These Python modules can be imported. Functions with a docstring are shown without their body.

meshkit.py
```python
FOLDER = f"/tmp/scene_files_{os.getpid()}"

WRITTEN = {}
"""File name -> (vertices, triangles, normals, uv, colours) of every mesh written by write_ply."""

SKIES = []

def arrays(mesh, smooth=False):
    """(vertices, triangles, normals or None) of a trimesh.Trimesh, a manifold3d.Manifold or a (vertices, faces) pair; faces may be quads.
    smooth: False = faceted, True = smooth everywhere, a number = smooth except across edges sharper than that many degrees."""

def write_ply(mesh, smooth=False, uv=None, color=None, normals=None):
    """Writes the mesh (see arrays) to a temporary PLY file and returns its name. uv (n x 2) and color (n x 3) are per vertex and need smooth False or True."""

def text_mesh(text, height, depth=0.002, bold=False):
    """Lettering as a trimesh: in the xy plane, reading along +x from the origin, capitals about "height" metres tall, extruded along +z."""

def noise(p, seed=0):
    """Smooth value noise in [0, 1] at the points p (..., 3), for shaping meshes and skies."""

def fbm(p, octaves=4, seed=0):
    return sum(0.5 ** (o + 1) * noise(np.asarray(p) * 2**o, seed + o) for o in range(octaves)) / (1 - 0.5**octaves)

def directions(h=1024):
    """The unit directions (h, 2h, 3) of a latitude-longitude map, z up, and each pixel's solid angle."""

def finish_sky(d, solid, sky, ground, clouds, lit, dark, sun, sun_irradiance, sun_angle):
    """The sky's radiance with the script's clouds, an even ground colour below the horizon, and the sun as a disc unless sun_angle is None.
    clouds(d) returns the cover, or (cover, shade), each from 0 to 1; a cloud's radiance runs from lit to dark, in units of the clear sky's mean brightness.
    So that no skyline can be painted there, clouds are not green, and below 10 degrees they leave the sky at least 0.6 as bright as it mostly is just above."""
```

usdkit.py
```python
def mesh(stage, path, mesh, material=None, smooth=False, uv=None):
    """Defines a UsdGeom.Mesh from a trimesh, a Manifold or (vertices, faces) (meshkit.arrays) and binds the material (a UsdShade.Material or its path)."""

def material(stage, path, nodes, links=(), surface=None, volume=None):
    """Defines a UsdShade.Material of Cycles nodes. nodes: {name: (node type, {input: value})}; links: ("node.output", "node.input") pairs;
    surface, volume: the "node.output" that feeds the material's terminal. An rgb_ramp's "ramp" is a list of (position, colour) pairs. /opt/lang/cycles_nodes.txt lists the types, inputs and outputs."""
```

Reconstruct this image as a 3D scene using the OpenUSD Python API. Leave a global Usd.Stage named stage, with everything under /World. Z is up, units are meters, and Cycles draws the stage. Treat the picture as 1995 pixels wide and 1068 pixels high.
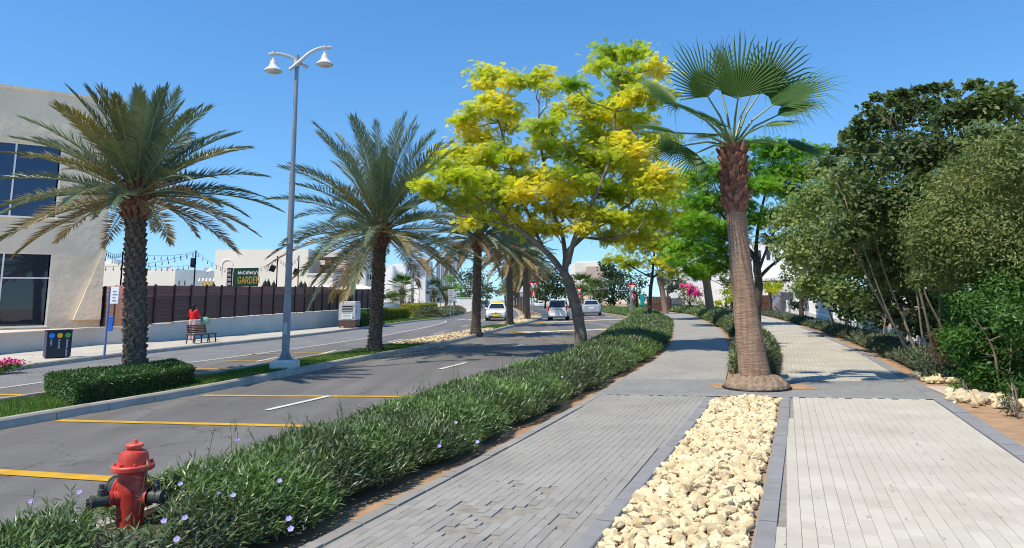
import math, random
import numpy as np, trimesh, usdkit, meshkit, manifold3d
from manifold3d import Manifold
from scipy.interpolate import PchipInterpolator
from pxr import Gf, Sdf, Usd, UsdGeom, UsdLux, UsdShade

stage = Usd.Stage.CreateInMemory()
UsdGeom.SetStageUpAxis(stage, 'Z'); UsdGeom.SetStageMetersPerUnit(stage, 1.0)
UsdGeom.Xform.Define(stage, '/World'); UsdGeom.Scope.Define(stage, '/World/Looks')

# ---------------------------------------------------------------- camera, sky, sun
F_PX, CX, TP, HY, ROLL = 1400., 997.5, .17, 585., -.012
CY = HY - F_PX * TP
EYE = np.array([0, 0, 1.65])
EXPOSURE = 0.35
SUN_DIR = np.array([-.47, -.38, 1.0]); SUN_DIR /= np.linalg.norm(SUN_DIR)
SUN_I, SKY_S = 1.2, 0.12
_p = math.atan(TP)
FWD = np.array([0, math.cos(_p), math.sin(_p)]); _U = np.array([0, -math.sin(_p), math.cos(_p)]); _R = np.array([1., 0, 0])
RT = math.cos(ROLL) * _R + math.sin(ROLL) * _U; UP = math.cos(ROLL) * _U - math.sin(ROLL) * _R
cam = UsdGeom.Camera.Define(stage, '/World/camera')
cam.CreateHorizontalApertureAttr(36.0); cam.CreateVerticalApertureAttr(36.0 * 548 / 1024)
cam.CreateFocalLengthAttr(36.0 * F_PX / 1995)
cam.CreateVerticalApertureOffsetAttr(-(534. - CY) / 1995 * 36.0)
cam.CreateExposureAttr(EXPOSURE)
cam.CreateClippingRangeAttr(Gf.Vec2f(.05, 5000))
cam.AddTransformOp().Set(Gf.Matrix4d(*[float(x) for x in (*RT, 0, *UP, 0, *(-FWD), 0, *EYE, 1)]))

usdkit.material(stage, '/World/Looks/sky_look', {
    'tc': ('texture_coordinate', {}), 'va': ('vector_math', {'math_type': 'add', 'vector2': (0., 0., .08)}), 'vn': ('vector_math', {'math_type': 'normalize'}),
    'sky': ('sky_texture', {'sky_type': 'single_scattering', 'sun_disc': False, 'sun_elevation': float(math.asin(SUN_DIR[2])),
                            'sun_rotation': float(math.atan2(SUN_DIR[0], SUN_DIR[1])), 'altitude': 3000., 'air_density': 2., 'aerosol_density': .1, 'ozone_density': 8.}),
    'hs': ('hsv', {'saturation': 1.16, 'value': 1.22}), 'bg': ('background_shader', {'strength': SKY_S})},
    [('tc.generated', 'va.vector1'), ('va.vector', 'vn.vector1'), ('vn.vector', 'sky.vector'), ('sky.color', 'hs.color'), ('hs.color', 'bg.color')], surface='bg.background')
sky = UsdLux.DomeLight.Define(stage, '/World/sky')
UsdShade.MaterialBindingAPI.Apply(sky.GetPrim()).Bind(UsdShade.Material.Get(stage, '/World/Looks/sky_look'))
sky.GetPrim().SetCustomDataByKey('kind', 'structure')
sun = UsdLux.DistantLight.Define(stage, '/World/sun')
sun.CreateIntensityAttr(SUN_I); sun.CreateAngleAttr(.53); sun.CreateNormalizeAttr(True); sun.CreateColorAttr(Gf.Vec3f(1, .915, .77))
_z = SUN_DIR; _x = np.cross([0, 0, 1], _z); _x /= np.linalg.norm(_x); _y = np.cross(_z, _x)
sun.AddTransformOp().Set(Gf.Matrix4d(*[float(x) for x in (*_x, 0, *_y, 0, *_z, 0, 0, 0, 50, 1)]))

# ---------------------------------------------------------------- helpers
def ray(u, v): return FWD + (u - CX) / F_PX * RT + (CY - v) / F_PX * UP
def G(u, v, z=0.):
    d = ray(u, v); return EYE + d * ((z - EYE[2]) / d[2])
def V(u, v, Y):
    d = ray(u, v); return EYE + d * (Y / d[1])
def PLN(u, v, p, n):
    d = ray(u, v); return EYE + d * (np.dot(np.asarray(p) - EYE, n) / np.dot(d, n))
def prj(P):
    q = np.asarray(P, float) - EYE; w = q @ FWD
    return CX + F_PX * (q @ RT) / w, CY - F_PX * (q @ UP) / w
def unit(a):
    a = np.asarray(a, float); return a / (np.linalg.norm(a, axis=-1, keepdims=True) + 1e-12)

_names, LOC = {}, {}
def path_of(parent): return '/World' if parent is None else str(parent.GetPath())
def numbered(parent, name):
    k = (path_of(parent), name); n = _names.get(k, 0); _names[k] = n + 1
    return f"{k[0]}/{name}" + (f"_{n:03d}" if n else '')
def tag(p, label=None, cat=None, group=None, kind=None):
    for k, v in (('label', label), ('category', cat), ('group', group), ('kind', kind)):
        if v: p.SetCustomDataByKey(k, v)
    return p
def thing(name, label, cat, loc=(0, 0, 0), rotz=0., group=None, kind=None, scale=1.):
    pa = numbered(None, name); x = UsdGeom.Xform.Define(stage, pa)
    x.AddTranslateOp().Set(Gf.Vec3d(*map(float, loc))); x.AddRotateZOp().Set(math.degrees(rotz)); x.AddScaleOp().Set(Gf.Vec3f(scale, scale, scale))
    LOC[pa] = np.array(loc, float)
    return tag(x.GetPrim(), label, cat, group, kind)
def obj(name, mesh, mat, parent=None, smooth=False, world=True, **kw):
    if isinstance(mesh, MB): mesh = mesh.get()
    elif hasattr(mesh, 'to_mesh'): m = mesh.to_mesh(); mesh = (np.array(m.vert_properties[:, :3]), np.array(m.tri_verts))
    elif hasattr(mesh, 'vertices'): mesh = (np.array(mesh.vertices), np.array(mesh.faces))
    v, f = mesh
    if parent is not None and world:
        root = '/'.join(str(parent.GetPath()).split('/')[:3])
        v = np.asarray(v, float) - LOC.get(root, np.zeros(3))
    return tag(usdkit.mesh(stage, numbered(parent, name), (v, f), mat, smooth=smooth).GetPrim(), **kw)
def dup(root, loc, rotz=0., label=None, group=None, scale=1.):
    was = root.GetCustomData(); name = root.GetName().rsplit('_0', 1)[0]
    r = thing(name, label or was.get('label'), was.get('category'), loc, rotz, group or was.get('group'), None, scale)
    r.GetReferences().AddInternalReference(root.GetPath()); r.SetInstanceable(True)
    return r

class MB:
    def __init__(s): s.v, s.f, s.n = [], [], 0
    def add(s, v, f):
        v = np.asarray(v, float).reshape(-1, 3); f = np.asarray(f, int)
        if f.shape[1] == 4: f = np.vstack([f[:, [0, 1, 2]], f[:, [0, 2, 3]]])
        s.v.append(v); s.f.append(f + s.n); s.n += len(v); return s
    def mesh(s, m):
        if hasattr(m, 'to_mesh'): q = m.to_mesh(); return s.add(q.vert_properties[:, :3], q.tri_verts)
        return s.add(m.vertices, m.faces)
    def get(s): return np.vstack(s.v), np.vstack(s.f)
    def box(s, c, size, rz=0., bev=0.):
        """A box about c; bev chamfers the edges."""
        a, b, h = np.asarray(size, float) / 2
        if bev:
            pts = []
            for sx in (-1, 1):
                for sy in (-1, 1):
                    for sz in (-1, 1):
                        pts += [(sx * a, sy * (b - bev), sz * (h - bev)), (sx * (a - bev), sy * b, sz * (h - bev)), (sx * (a - bev), sy * (b - bev), sz * h)]
            m = trimesh.convex.convex_hull(np.array(pts)); v, f = np.array(m.vertices), np.array(m.faces)
        else:
            v = np.array([(x, y, z) for x in (-a, a) for y in (-b, b) for z in (-h, h)])
            f = np.array([(0, 1, 3, 2), (4, 6, 7, 5), (0, 4, 5, 1), (2, 3, 7, 6), (0, 2, 6, 4), (1, 5, 7, 3)])
        cs, sn = math.cos(rz), math.sin(rz)
        v = np.stack([v[:, 0] * cs - v[:, 1] * sn, v[:, 0] * sn + v[:, 1] * cs, v[:, 2]], 1)
        return s.add(v + np.asarray(c, float), f)
    def tube(s, pts, radii, sides=8, cap=True):
        p = np.asarray(pts, float); r = np.broadcast_to(np.asarray(radii, float), (len(p),))
        t = unit(np.gradient(p, axis=0))
        ref = np.array([0, 0, 1.]) if abs(t[:, 2]).mean() < .8 else np.array([1., 0, 0])
        a = unit(np.cross(t, ref)); b = np.cross(t, a)
        g = np.arange(sides) * 2 * np.pi / sides
        v = p[:, None] + r[:, None, None] * (np.cos(g)[None, :, None] * a[:, None] + np.sin(g)[None, :, None] * b[:, None])
        i, j = np.meshgrid(np.arange(len(p) - 1), np.arange(sides), indexing='ij')
        q = np.stack([i * sides + j, i * sides + (j + 1) % sides, (i + 1) * sides + (j + 1) % sides, (i + 1) * sides + j], -1).reshape(-1, 4)
        s.add(v.reshape(-1, 3), q)
        if cap:
            for e, o in ((0, 1), (len(p) - 1, 0)):
                ring = v[e]; fan = [(0, k, k + 1) if o else (0, k + 1, k) for k in range(1, sides - 1)]
                s.add(ring, fan)
        return s
    def lathe(s, prof, c=(0, 0, 0), sides=24, axis=(0, 0, 1)):
        """prof: (radius, height) pairs turned about axis through c."""
        z = unit(axis); x = unit(np.cross([0, 1, .001], z)); y = np.cross(z, x)
        prof = np.asarray(prof, float); g = np.arange(sides) * 2 * np.pi / sides
        v = np.asarray(c, float) + prof[:, 0, None, None] * (np.cos(g)[None, :, None] * x + np.sin(g)[None, :, None] * y) + prof[:, 1, None, None] * z
        i, j = np.meshgrid(np.arange(len(prof) - 1), np.arange(sides), indexing='ij')
        q = np.stack([i * sides + j, i * sides + (j + 1) % sides, (i + 1) * sides + (j + 1) % sides, (i + 1) * sides + j], -1).reshape(-1, 4)
        return s.add(v.reshape(-1, 3), q)
    def quad(s, a, b, c, d): return s.add([a, b, c, d], [(0, 1, 2, 3)])
    def hexa(s, lo, hi):
        """Prism between two rings of the same count (convex)."""
        lo, hi = np.asarray(lo, float), np.asarray(hi, float); n = len(lo)
        f = [(i, (i + 1) % n, n + (i + 1) % n) for i in range(n)] + [(i, n + (i + 1) % n, n + i) for i in range(n)]
        f += [(0, k + 1, k) for k in range(1, n - 1)] + [(n, n + k, n + k + 1) for k in range(1, n - 1)]
        return s.add(np.vstack([lo, hi]), f)

def capsules(joints, bones, fine=0.045, it=4):
    """One continuous figure: hulls of the spheres at each bone's two joints, joined and smoothed."""
    sph = {k: Manifold.sphere(r, 16).translate([float(x) for x in c]) for k, (c, r) in joints.items()}
    m = Manifold.batch_boolean([Manifold.batch_hull([sph[a], sph[b]]) for a, b in bones], manifold3d.OpType.Add).simplify(.004).refine_to_length(fine)
    q = m.to_mesh(); t = trimesh.Trimesh(q.vert_properties[:, :3], q.tri_verts)
    trimesh.smoothing.filter_taubin(t, iterations=it); return t
def hullm(pts):
    m = trimesh.convex.convex_hull(np.asarray(pts, float)); return m
def leaves(P, D, N, L, W, fold=.15, kind='blade', mid=.42):
    P = np.asarray(P, float); D = unit(D); S = unit(np.cross(D, N)); N = np.cross(S, D)
    n = len(P); L = np.broadcast_to(np.asarray(L, float), (n,))[:, None]; W = np.broadcast_to(np.asarray(W, float), (n,))[:, None]
    if kind == 'tri':
        v = np.stack([P - S * W / 2, P + S * W / 2, P + D * L], 1); f = np.array([(0, 1, 2)])
    elif kind == 'blade':
        v = np.stack([P, P + D * L * mid + S * W / 2 + N * W * fold, P + D * L, P + D * L * mid - S * W / 2 + N * W * fold], 1); f = np.array([(0, 1, 2), (0, 2, 3)])
    else:  # round, heart shaped
        pr = [(0, 0, 0), (.02, .3, .1), (.4, .52, .14), (.8, .3, .05), (1, 0, -.12), (.8, -.3, .05), (.4, -.52, .14), (.02, -.3, .1)]
        v = np.stack([P + D * L * a + S * W * b + N * W * c * fold * 4 for a, b, c in pr], 1)
        f = np.array([(0, 1, 2), (0, 2, 3), (0, 3, 4), (0, 4, 5), (0, 5, 6), (0, 6, 7)])
    k = v.shape[1]
    return v.reshape(-1, 3), (np.arange(n)[:, None, None] * k + f).reshape(-1, 3)
def joined(parts):
    m = MB()
    for v, f in parts: m.add(v, f)
    return m

# ---------------------------------------------------------------- materials
def mat(name, col, rough=.8, var=.15, scale=6., bump=0., bscale=60., spec=.3, metal=0., coat=0., col2=None, detail=5., isl=0.):
    """Principled surface: colour varied by noise (col..col2 or +-var), fine relief, and per-piece tone."""
    pa = f'/World/Looks/{name}'
    if UsdShade.Material.Get(stage, pa): return UsdShade.Material.Get(stage, pa)
    c = np.array(col, float); lo, hi = (c * (1 - var), c * (1 + var)) if col2 is None else (c, np.array(col2, float))
    nodes = {'g': ('geometry', {}), 'n': ('noise_texture', {'scale': scale, 'detail': detail, 'roughness': .6}), 'r': ('rgb_ramp', {'ramp': [(.3, lo), (.7, hi)]}),
             'p': ('principled_bsdf', {'roughness': rough, 'specular_ior_level': spec, 'metallic': metal, 'coat_weight': coat})}
    links = [('g.position', 'n.vector'), ('n.fac', 'r.fac')]
    out = 'r.color'
    if isl:
        nodes |= {'o': ('object_info', {}), 'a': ('math', {'math_type': 'add'}), 'fr': ('math', {'math_type': 'fraction'}),
                  'mr': ('map_range', {'to_min': 1 - isl, 'to_max': 1 + isl}), 'cc': ('combine_xyz', {}), 'ml': ('vector_math', {'math_type': 'multiply'})}
        links += [('g.random_per_island', 'a.value1'), ('o.random', 'a.value2'), ('a.value', 'fr.value1'), ('fr.value', 'mr.value'),
                  ('mr.result', 'cc.x'), ('mr.result', 'cc.y'), ('mr.result', 'cc.z'), ('r.color', 'ml.vector1'), ('cc.vector', 'ml.vector2')]
        out = 'ml.vector'
    links.append((out, 'p.base_color'))
    if bump:
        nodes |= {'bn': ('noise_texture', {'scale': bscale, 'detail': 4.}), 'b': ('bump', {'strength': bump, 'distance': .5 / bscale})}
        links += [('g.position', 'bn.vector'), ('bn.fac', 'b.height'), ('b.normal', 'p.normal')]
    return usdkit.material(stage, pa, nodes, links, surface='p.BSDF')
def leafmat(name, ramp, rough=.5, trans=.3, nscale=.5, nmix=.55, tint=1.15, spec=.35):
    """Foliage: tone per leaf (island) and per clump (noise), light passing through."""
    pa = f'/World/Looks/{name}'
    nodes = {'g': ('geometry', {}), 'o': ('object_info', {}), 'a': ('math', {'math_type': 'add'}), 'fr': ('math', {'math_type': 'fraction'}),
             'n': ('noise_texture', {'scale': nscale, 'detail': 3.}), 'nr': ('map_range', {'from_min': .32, 'from_max': .68}), 'mx': ('mix_float', {'fac': nmix}),
             'r': ('rgb_ramp', {'ramp': ramp}), 't': ('translucent_bsdf', {}), 'p': ('principled_bsdf', {'roughness': rough, 'specular_ior_level': spec}),
             'tc': ('vector_math', {'math_type': 'multiply', 'vector2': (tint, tint, tint * .5)}), 'ms': ('mix_closure', {'fac': trans})}
    links = [('g.random_per_island', 'a.value1'), ('o.random', 'a.value2'), ('a.value', 'fr.value1'), ('g.position', 'n.vector'), ('n.fac', 'nr.value'), ('fr.value', 'mx.a'), ('nr.result', 'mx.b'),
             ('mx.result', 'r.fac'), ('r.color', 'p.base_color'), ('r.color', 'tc.vector1'), ('tc.vector', 't.color'), ('p.BSDF', 'ms.closure1'), ('t.BSDF', 'ms.closure2')]
    return usdkit.material(stage, pa, nodes, links, surface='ms.closure')
def paving(name, col, col2, W, Lp, ang, mortar=(.16, .15, .14)):
    """Far paving, where single pavers can no longer be told apart."""
    nodes = {'g': ('geometry', {}), 'm': ('mapping', {'rotation': (0, 0, -(math.pi / 2 - ang))}), 'b': ('brick_texture', {'scale': 1., 'brick_width': Lp, 'row_height': W, 'mortar_size': .004, 'color1': col, 'color2': col2, 'mortar': mortar, 'bias': 0.}),
             'n': ('noise_texture', {'scale': .8, 'detail': 6.}), 'r': ('rgb_ramp', {'ramp': [(.3, (.86, .86, .86)), (.7, (1.1, 1.09, 1.07))]}), 'ml': ('vector_math', {'math_type': 'multiply'}),
             'bp': ('bump', {'strength': .4, 'distance': .004, 'invert': True}), 'p': ('principled_bsdf', {'roughness': .85, 'specular_ior_level': .25})}
    links = [('g.position', 'm.vector'), ('m.vector', 'b.vector'), ('g.position', 'n.vector'), ('n.fac', 'r.fac'), ('b.color', 'ml.vector1'), ('r.color', 'ml.vector2'), ('ml.vector', 'p.base_color'), ('b.fac', 'bp.height'), ('bp.normal', 'p.normal')]
    return usdkit.material(stage, f'/World/Looks/{name}', nodes, links, surface='p.BSDF')
def glassmat(name, tint=(.02, .025, .03), rough=.02):
    return usdkit.material(stage, f'/World/Looks/{name}', {'p': ('principled_bsdf', {'base_color': tint, 'roughness': rough, 'specular_ior_level': .6, 'coat_weight': .1})}, surface='p.BSDF')

TH = math.radians(20.5)      # the heading of the footpaths
ASPHALT = usdkit.material(stage, '/World/Looks/asphalt', {
    'g': ('geometry', {}), 'm': ('mapping', {'rotation': (0, 0, math.radians(15)), 'scale': (1.1, .07, 1.)}), 'n': ('noise_texture', {'scale': 1., 'detail': 4.}), 'n2': ('noise_texture', {'scale': .35, 'detail': 7., 'roughness': .65}),
    'n3': ('noise_texture', {'scale': 55., 'detail': 3.}), 'mx': ('mix_float', {'fac': .36}), 'm3': ('mix_float', {'fac': .22}), 'r': ('rgb_ramp', {'ramp': [(.32, (.088, .083, .078)), (.5, (.134, .127, .120)), (.68, (.205, .195, .184))]}),
    'v': ('voronoi_texture', {'scale': .55, 'feature': 'distance_to_edge'}), 'wn': ('noise_texture', {'scale': 2.5, 'detail': 5.}), 'wm': ('vector_math', {'math_type': 'multiply_add', 'vector2': (.5, .5, .5)}), 'cr': ('map_range', {'from_min': 0., 'from_max': .012, 'to_min': .66, 'to_max': 1., 'clamp': True}),
    'cc': ('combine_xyz', {}), 'ml': ('vector_math', {'math_type': 'multiply'}), 'b': ('bump', {'strength': .5, 'distance': .004}), 'p': ('principled_bsdf', {'roughness': .88, 'specular_ior_level': .3})},
    [('g.position', 'm.vector'), ('m.vector', 'n.vector'), ('g.position', 'n2.vector'), ('g.position', 'n3.vector'), ('n.fac', 'mx.a'), ('n2.fac', 'mx.b'), ('mx.result', 'm3.a'), ('n3.fac', 'm3.b'), ('m3.result', 'r.fac'),
     ('g.position', 'wn.vector'), ('wn.color', 'wm.vector1'), ('g.position', 'wm.vector3'), ('wm.vector', 'v.vector'), ('v.distance', 'cr.value'), ('cr.result', 'cc.x'), ('cr.result', 'cc.y'), ('cr.result', 'cc.z'), ('r.color', 'ml.vector1'), ('cc.vector', 'ml.vector2'), ('ml.vector', 'p.base_color'), ('n3.fac', 'b.height'), ('b.normal', 'p.normal')], surface='p.BSDF')
SOIL = mat('soil', (.26, .155, .08), .95, scale=3., col2=(.40, .26, .15), bump=.6, bscale=40.)
SAND = mat('sandy_ground', (.42, .33, .23), .95, scale=1.2, col2=(.52, .43, .31), bump=.4, bscale=30.)
KERB = mat('kerb_concrete', (.29, .265, .225), .85, scale=2.5, col2=(.40, .37, .32), bump=.3, bscale=80., isl=.06)
DKERB = mat('dark_kerb', (.20, .195, .195), .85, scale=3., col2=(.25, .245, .24), bump=.3, bscale=80., isl=.04)
PAV_G = mat('grey_paver', (.225, .212, .188), .85, scale=1.1, col2=(.295, .28, .25), bump=.35, bscale=120., isl=.11)
PAV_C = mat('cream_paver', (.40, .36, .285), .85, scale=.9, col2=(.505, .465, .39), bump=.3, bscale=120., isl=.075)
PAV_D = mat('strip_paver', (.20, .20, .195), .85, scale=1.6, col2=(.25, .248, .24), bump=.3, bscale=120., isl=.08)
WORN = mat('worn_paver', (.30, .25, .22), .95, scale=40., col2=(.42, .36, .31), bump=1., bscale=90.)
JOINT = mat('joint_sand', (.24, .22, .185), .95, scale=9., var=.2)
PG_FAR = paving('grey_paving_far', (.28, .265, .24), (.325, .31, .28), .08, .16, TH, (.17, .16, .145))
PC_FAR = paving('cream_paving_far', (.385, .355, .295), (.44, .41, .345), .1, .2, TH, (.28, .25, .2))
LAY = paving('layby_paving', (.17, .17, .17), (.20, .20, .20), .1, .2, math.radians(100), (.10, .1, .1))
SIDEWALK = paving('sidewalk_paving', (.42, .39, .33), (.47, .44, .38), .4, .4, math.radians(12), (.32, .29, .24))
YELLOW = mat('yellow_paint', (.42, .23, .015), .7, scale=3.5, col2=(.62, .36, .02), bump=.3, bscale=120.)
WHITE_P = mat('white_paint_marking', (.46, .45, .42), .75, scale=5., col2=(.64, .63, .60), bump=.3, bscale=120.)
ROCK = mat('limestone', (.42, .31, .17), .9, scale=3.5, col2=(.73, .61, .38), bump=.5, bscale=50., isl=.24)
WALL_B = mat('beige_render', (.64, .545, .39), .9, scale=.45, col2=(.75, .645, .475), bump=.16, bscale=1.6, detail=8.)
WALL_P = mat('pinkish_render', (.56, .45, .36), .9, scale=.8, col2=(.66, .54, .44), bump=.2, bscale=14.)
WALL_G = mat('pale_render', (.50, .455, .38), .9, scale=.8, col2=(.60, .55, .47), bump=.2, bscale=14.)
WALL_W = mat('cream_render', (.66, .62, .53), .9, scale=.3, col2=(.74, .70, .61), bump=.1, bscale=8.)
WALL_WH = mat('white_render', (.70, .69, .66), .9, scale=.5, col2=(.8, .79, .76))
TOWER = mat('tower_render', (.50, .53, .56), .8, var=.05)
FRAME = mat('white_frame', (.72, .70, .65), .5, var=.04)
GLASS_D = glassmat('dark_glass')
GLASS_B = glassmat('blue_glass', (.018, .04, .09))
GLASS_C = glassmat('car_glass', (.012, .014, .016))
FENCE_D = mat('brown_board', (.078, .040, .034), .6, scale=4., col2=(.108, .058, .049), bump=.2, bscale=50., isl=.12)
FENCE_R = mat('red_brown_board', (.15, .066, .056), .6, scale=4., col2=(.20, .092, .077), bump=.2, bscale=50., isl=.12)
POST_D = mat('dark_post', (.022, .014, .013), .5, var=.2)
STEEL = mat('galvanised_steel', (.20, .22, .25), .5, scale=3., col2=(.27, .29, .32), metal=.35, spec=.5)
GREY_M = mat('light_grey_metal', (.46, .46, .46), .4, scale=8., var=.06, spec=.5)
LAMP_W = mat('lamp_shade_grey', (.6, .6, .6), .35, var=.05)
BLACK = mat('black_metal', (.012, .012, .013), .5, var=.2)
NAVY = mat('navy_panel', (.018, .024, .036), .45, var=.1)
NAVY_L = mat('navy_side', (.06, .07, .10), .45, var=.1)
BLUE_P = mat('blue_pole', (.12, .17, .30), .5, var=.1)
WHITE_S = mat('white_sign', (.75, .77, .8), .5, var=.03)
C_BLUE = mat('dot_blue', (.02, .22, .75), .5, var=.05); C_YEL = mat('dot_yellow', (.75, .42, .01), .5, var=.05); C_GRN = mat('dot_green', (.07, .36, .02), .5, var=.05)
RED_S = mat('red_sign', (.45, .015, .02), .45, var=.06)
HYD = usdkit.material(stage, '/World/Looks/hydrant_red', {'g': ('geometry', {}), 'n': ('noise_texture', {'scale': 7., 'detail': 6.}), 'r': ('rgb_ramp', {'ramp': [(.3, (.34, .022, .013)), (.5, (.50, .048, .028)), (.68, (.64, .13, .09))]}), 'n2': ('noise_texture', {'scale': 38., 'detail': 5.}), 'r2': ('rgb_ramp', {'ramp': [(.66, (0, 0, 0)), (.70, (1, 1, 1))]}), 'mx': ('mix_color', {'b': (.13, .055, .03)}), 'b': ('bump', {'strength': .25, 'distance': .004}), 'p': ('principled_bsdf', {'roughness': .5, 'specular_ior_level': .45})}, [('g.position', 'n.vector'), ('g.position', 'n2.vector'), ('n.fac', 'r.fac'), ('n2.fac', 'r2.fac'), ('r2.color', 'mx.fac'), ('r.color', 'mx.a'), ('mx.result', 'p.base_color'), ('n2.fac', 'b.height'), ('b.normal', 'p.normal')], surface='p.BSDF')
HYD_CAP = mat('hydrant_cap', (.045, .048, .040), .5, scale=20., col2=(.10, .10, .085), bump=.2, bscale=80., metal=.3)
WOOD_B = mat('bench_wood', (.22, .055, .018), .5, scale=8., col2=(.30, .085, .03), isl=.12)
BENCH_M = mat('bench_grey', (.06, .06, .07), .6, var=.15)
BARK_D = mat('date_palm_bark', (.07, .05, .036), .95, scale=12., col2=(.21, .165, .125), bump=.9, bscale=30., isl=.25)
BARK_W = usdkit.material(stage, '/World/Looks/fan_palm_bark', {
    'g': ('geometry', {}), 'm': ('mapping', {'scale': (5., 5., 30.)}), 'n': ('noise_texture', {'scale': 1., 'detail': 6., 'roughness': .7}), 'm2': ('mapping', {'scale': (16., 16., 1.4)}),
    'n2': ('noise_texture', {'scale': 1., 'detail': 5.}), 'r': ('rgb_ramp', {'ramp': [(.28, (.14, .085, .055)), (.5, (.28, .18, .12)), (.72, (.42, .29, .21))]}), 'mx': ('mix_float', {'fac': .5}),
    'b': ('bump', {'strength': .9, 'distance': .03}), 'p': ('principled_bsdf', {'roughness': .9, 'specular_ior_level': .2})},
    [('g.position', 'm.vector'), ('m.vector', 'n.vector'), ('g.position', 'm2.vector'), ('m2.vector', 'n2.vector'), ('n.fac', 'mx.a'), ('n2.fac', 'mx.b'), ('mx.result', 'r.fac'), ('r.color', 'p.base_color'), ('n.fac', 'b.height'), ('b.normal', 'p.normal')], surface='p.BSDF')
BOOT = mat('leaf_base_brown', (.085, .034, .02), .9, scale=9., col2=(.25, .115, .07), bump=.5, bscale=40., isl=.3)
BARK_T = mat('tree_bark', (.11, .085, .066), .95, scale=5., col2=(.24, .195, .155), bump=1., bscale=28.)
BARK_K = mat('dark_bark', (.035, .027, .02), .95, scale=6., col2=(.09, .07, .053), bump=.8, bscale=30.)
STEM = mat('shrub_stem', (.13, .10, .07), .9, scale=6., col2=(.26, .21, .155), bump=.4, bscale=40.)
ROOT = mat('root_ball', (.15, .10, .065), .95, scale=14., col2=(.33, .24, .165), bump=1., bscale=12., detail=8.)
DATE_G = leafmat('date_leaf', [(0, (.06, .10, .055)), (.5, (.115, .165, .09)), (1, (.21, .26, .155))], .38, .18, 1.5, .35, spec=.55)
DATE_O = leafmat('date_leaf_olive', [(0, (.09, .10, .035)), (.5, (.16, .155, .05)), (1, (.28, .23, .09))], .45, .2, 1.5, .3)
DATE_D = leafmat('date_leaf_dry', [(0, (.20, .12, .045)), (.5, (.33, .23, .11)), (1, (.46, .36, .21))], .5, .2, 1.5, .3)
RACHIS = mat('palm_rachis', (.20, .20, .075), .6, var=.25)
FAN_G = leafmat('fan_leaf', [(0, (.022, .062, .013)), (.5, (.05, .12, .022)), (1, (.11, .19, .045))], .48, .25, 1.2, .35, spec=.3)
FAN_L = leafmat('fan_leaf_pale', [(0, (.10, .15, .04)), (1, (.22, .27, .09))], .4, .35, 1.2, .3)
PETIOLE = mat('petiole', (.10, .145, .04), .45, var=.25, spec=.5)
YEL_L = leafmat('yellow_leaf', [(0, (.22, .38, .025)), (.26, (.49, .57, .05)), (.55, (.76, .69, .08)), (1, (.84, .72, .18))], .5, .58, .42, .62)
YGR_L = leafmat('yellow_green_leaf', [(0, (.16, .28, .012)), (.5, (.38, .46, .018)), (1, (.62, .58, .03))], .5, .5, .35, .6)
GRN_L = leafmat('bright_leaf', [(0, (.055, .16, .012)), (.5, (.12, .30, .016)), (1, (.24, .42, .025))], .5, .45, .35, .6)
HIB_L = leafmat('round_leaf', [(0, (.055, .09, .028)), (.5, (.21, .28, .10)), (.9, (.40, .46, .18)), (1, (.42, .42, .12))], .45, .42, .6, .3, spec=.3)
OLV_L = leafmat('olive_leaf', [(0, (.07, .11, .025)), (.45, (.17, .22, .06)), (1, (.36, .30, .13))], .5, .25, .7, .5)
SHR_L = leafmat('shrub_leaf', [(0, (.03, .075, .014)), (.6, (.06, .15, .022)), (1, (.15, .26, .04))], .4, .3, .8, .5)
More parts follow.
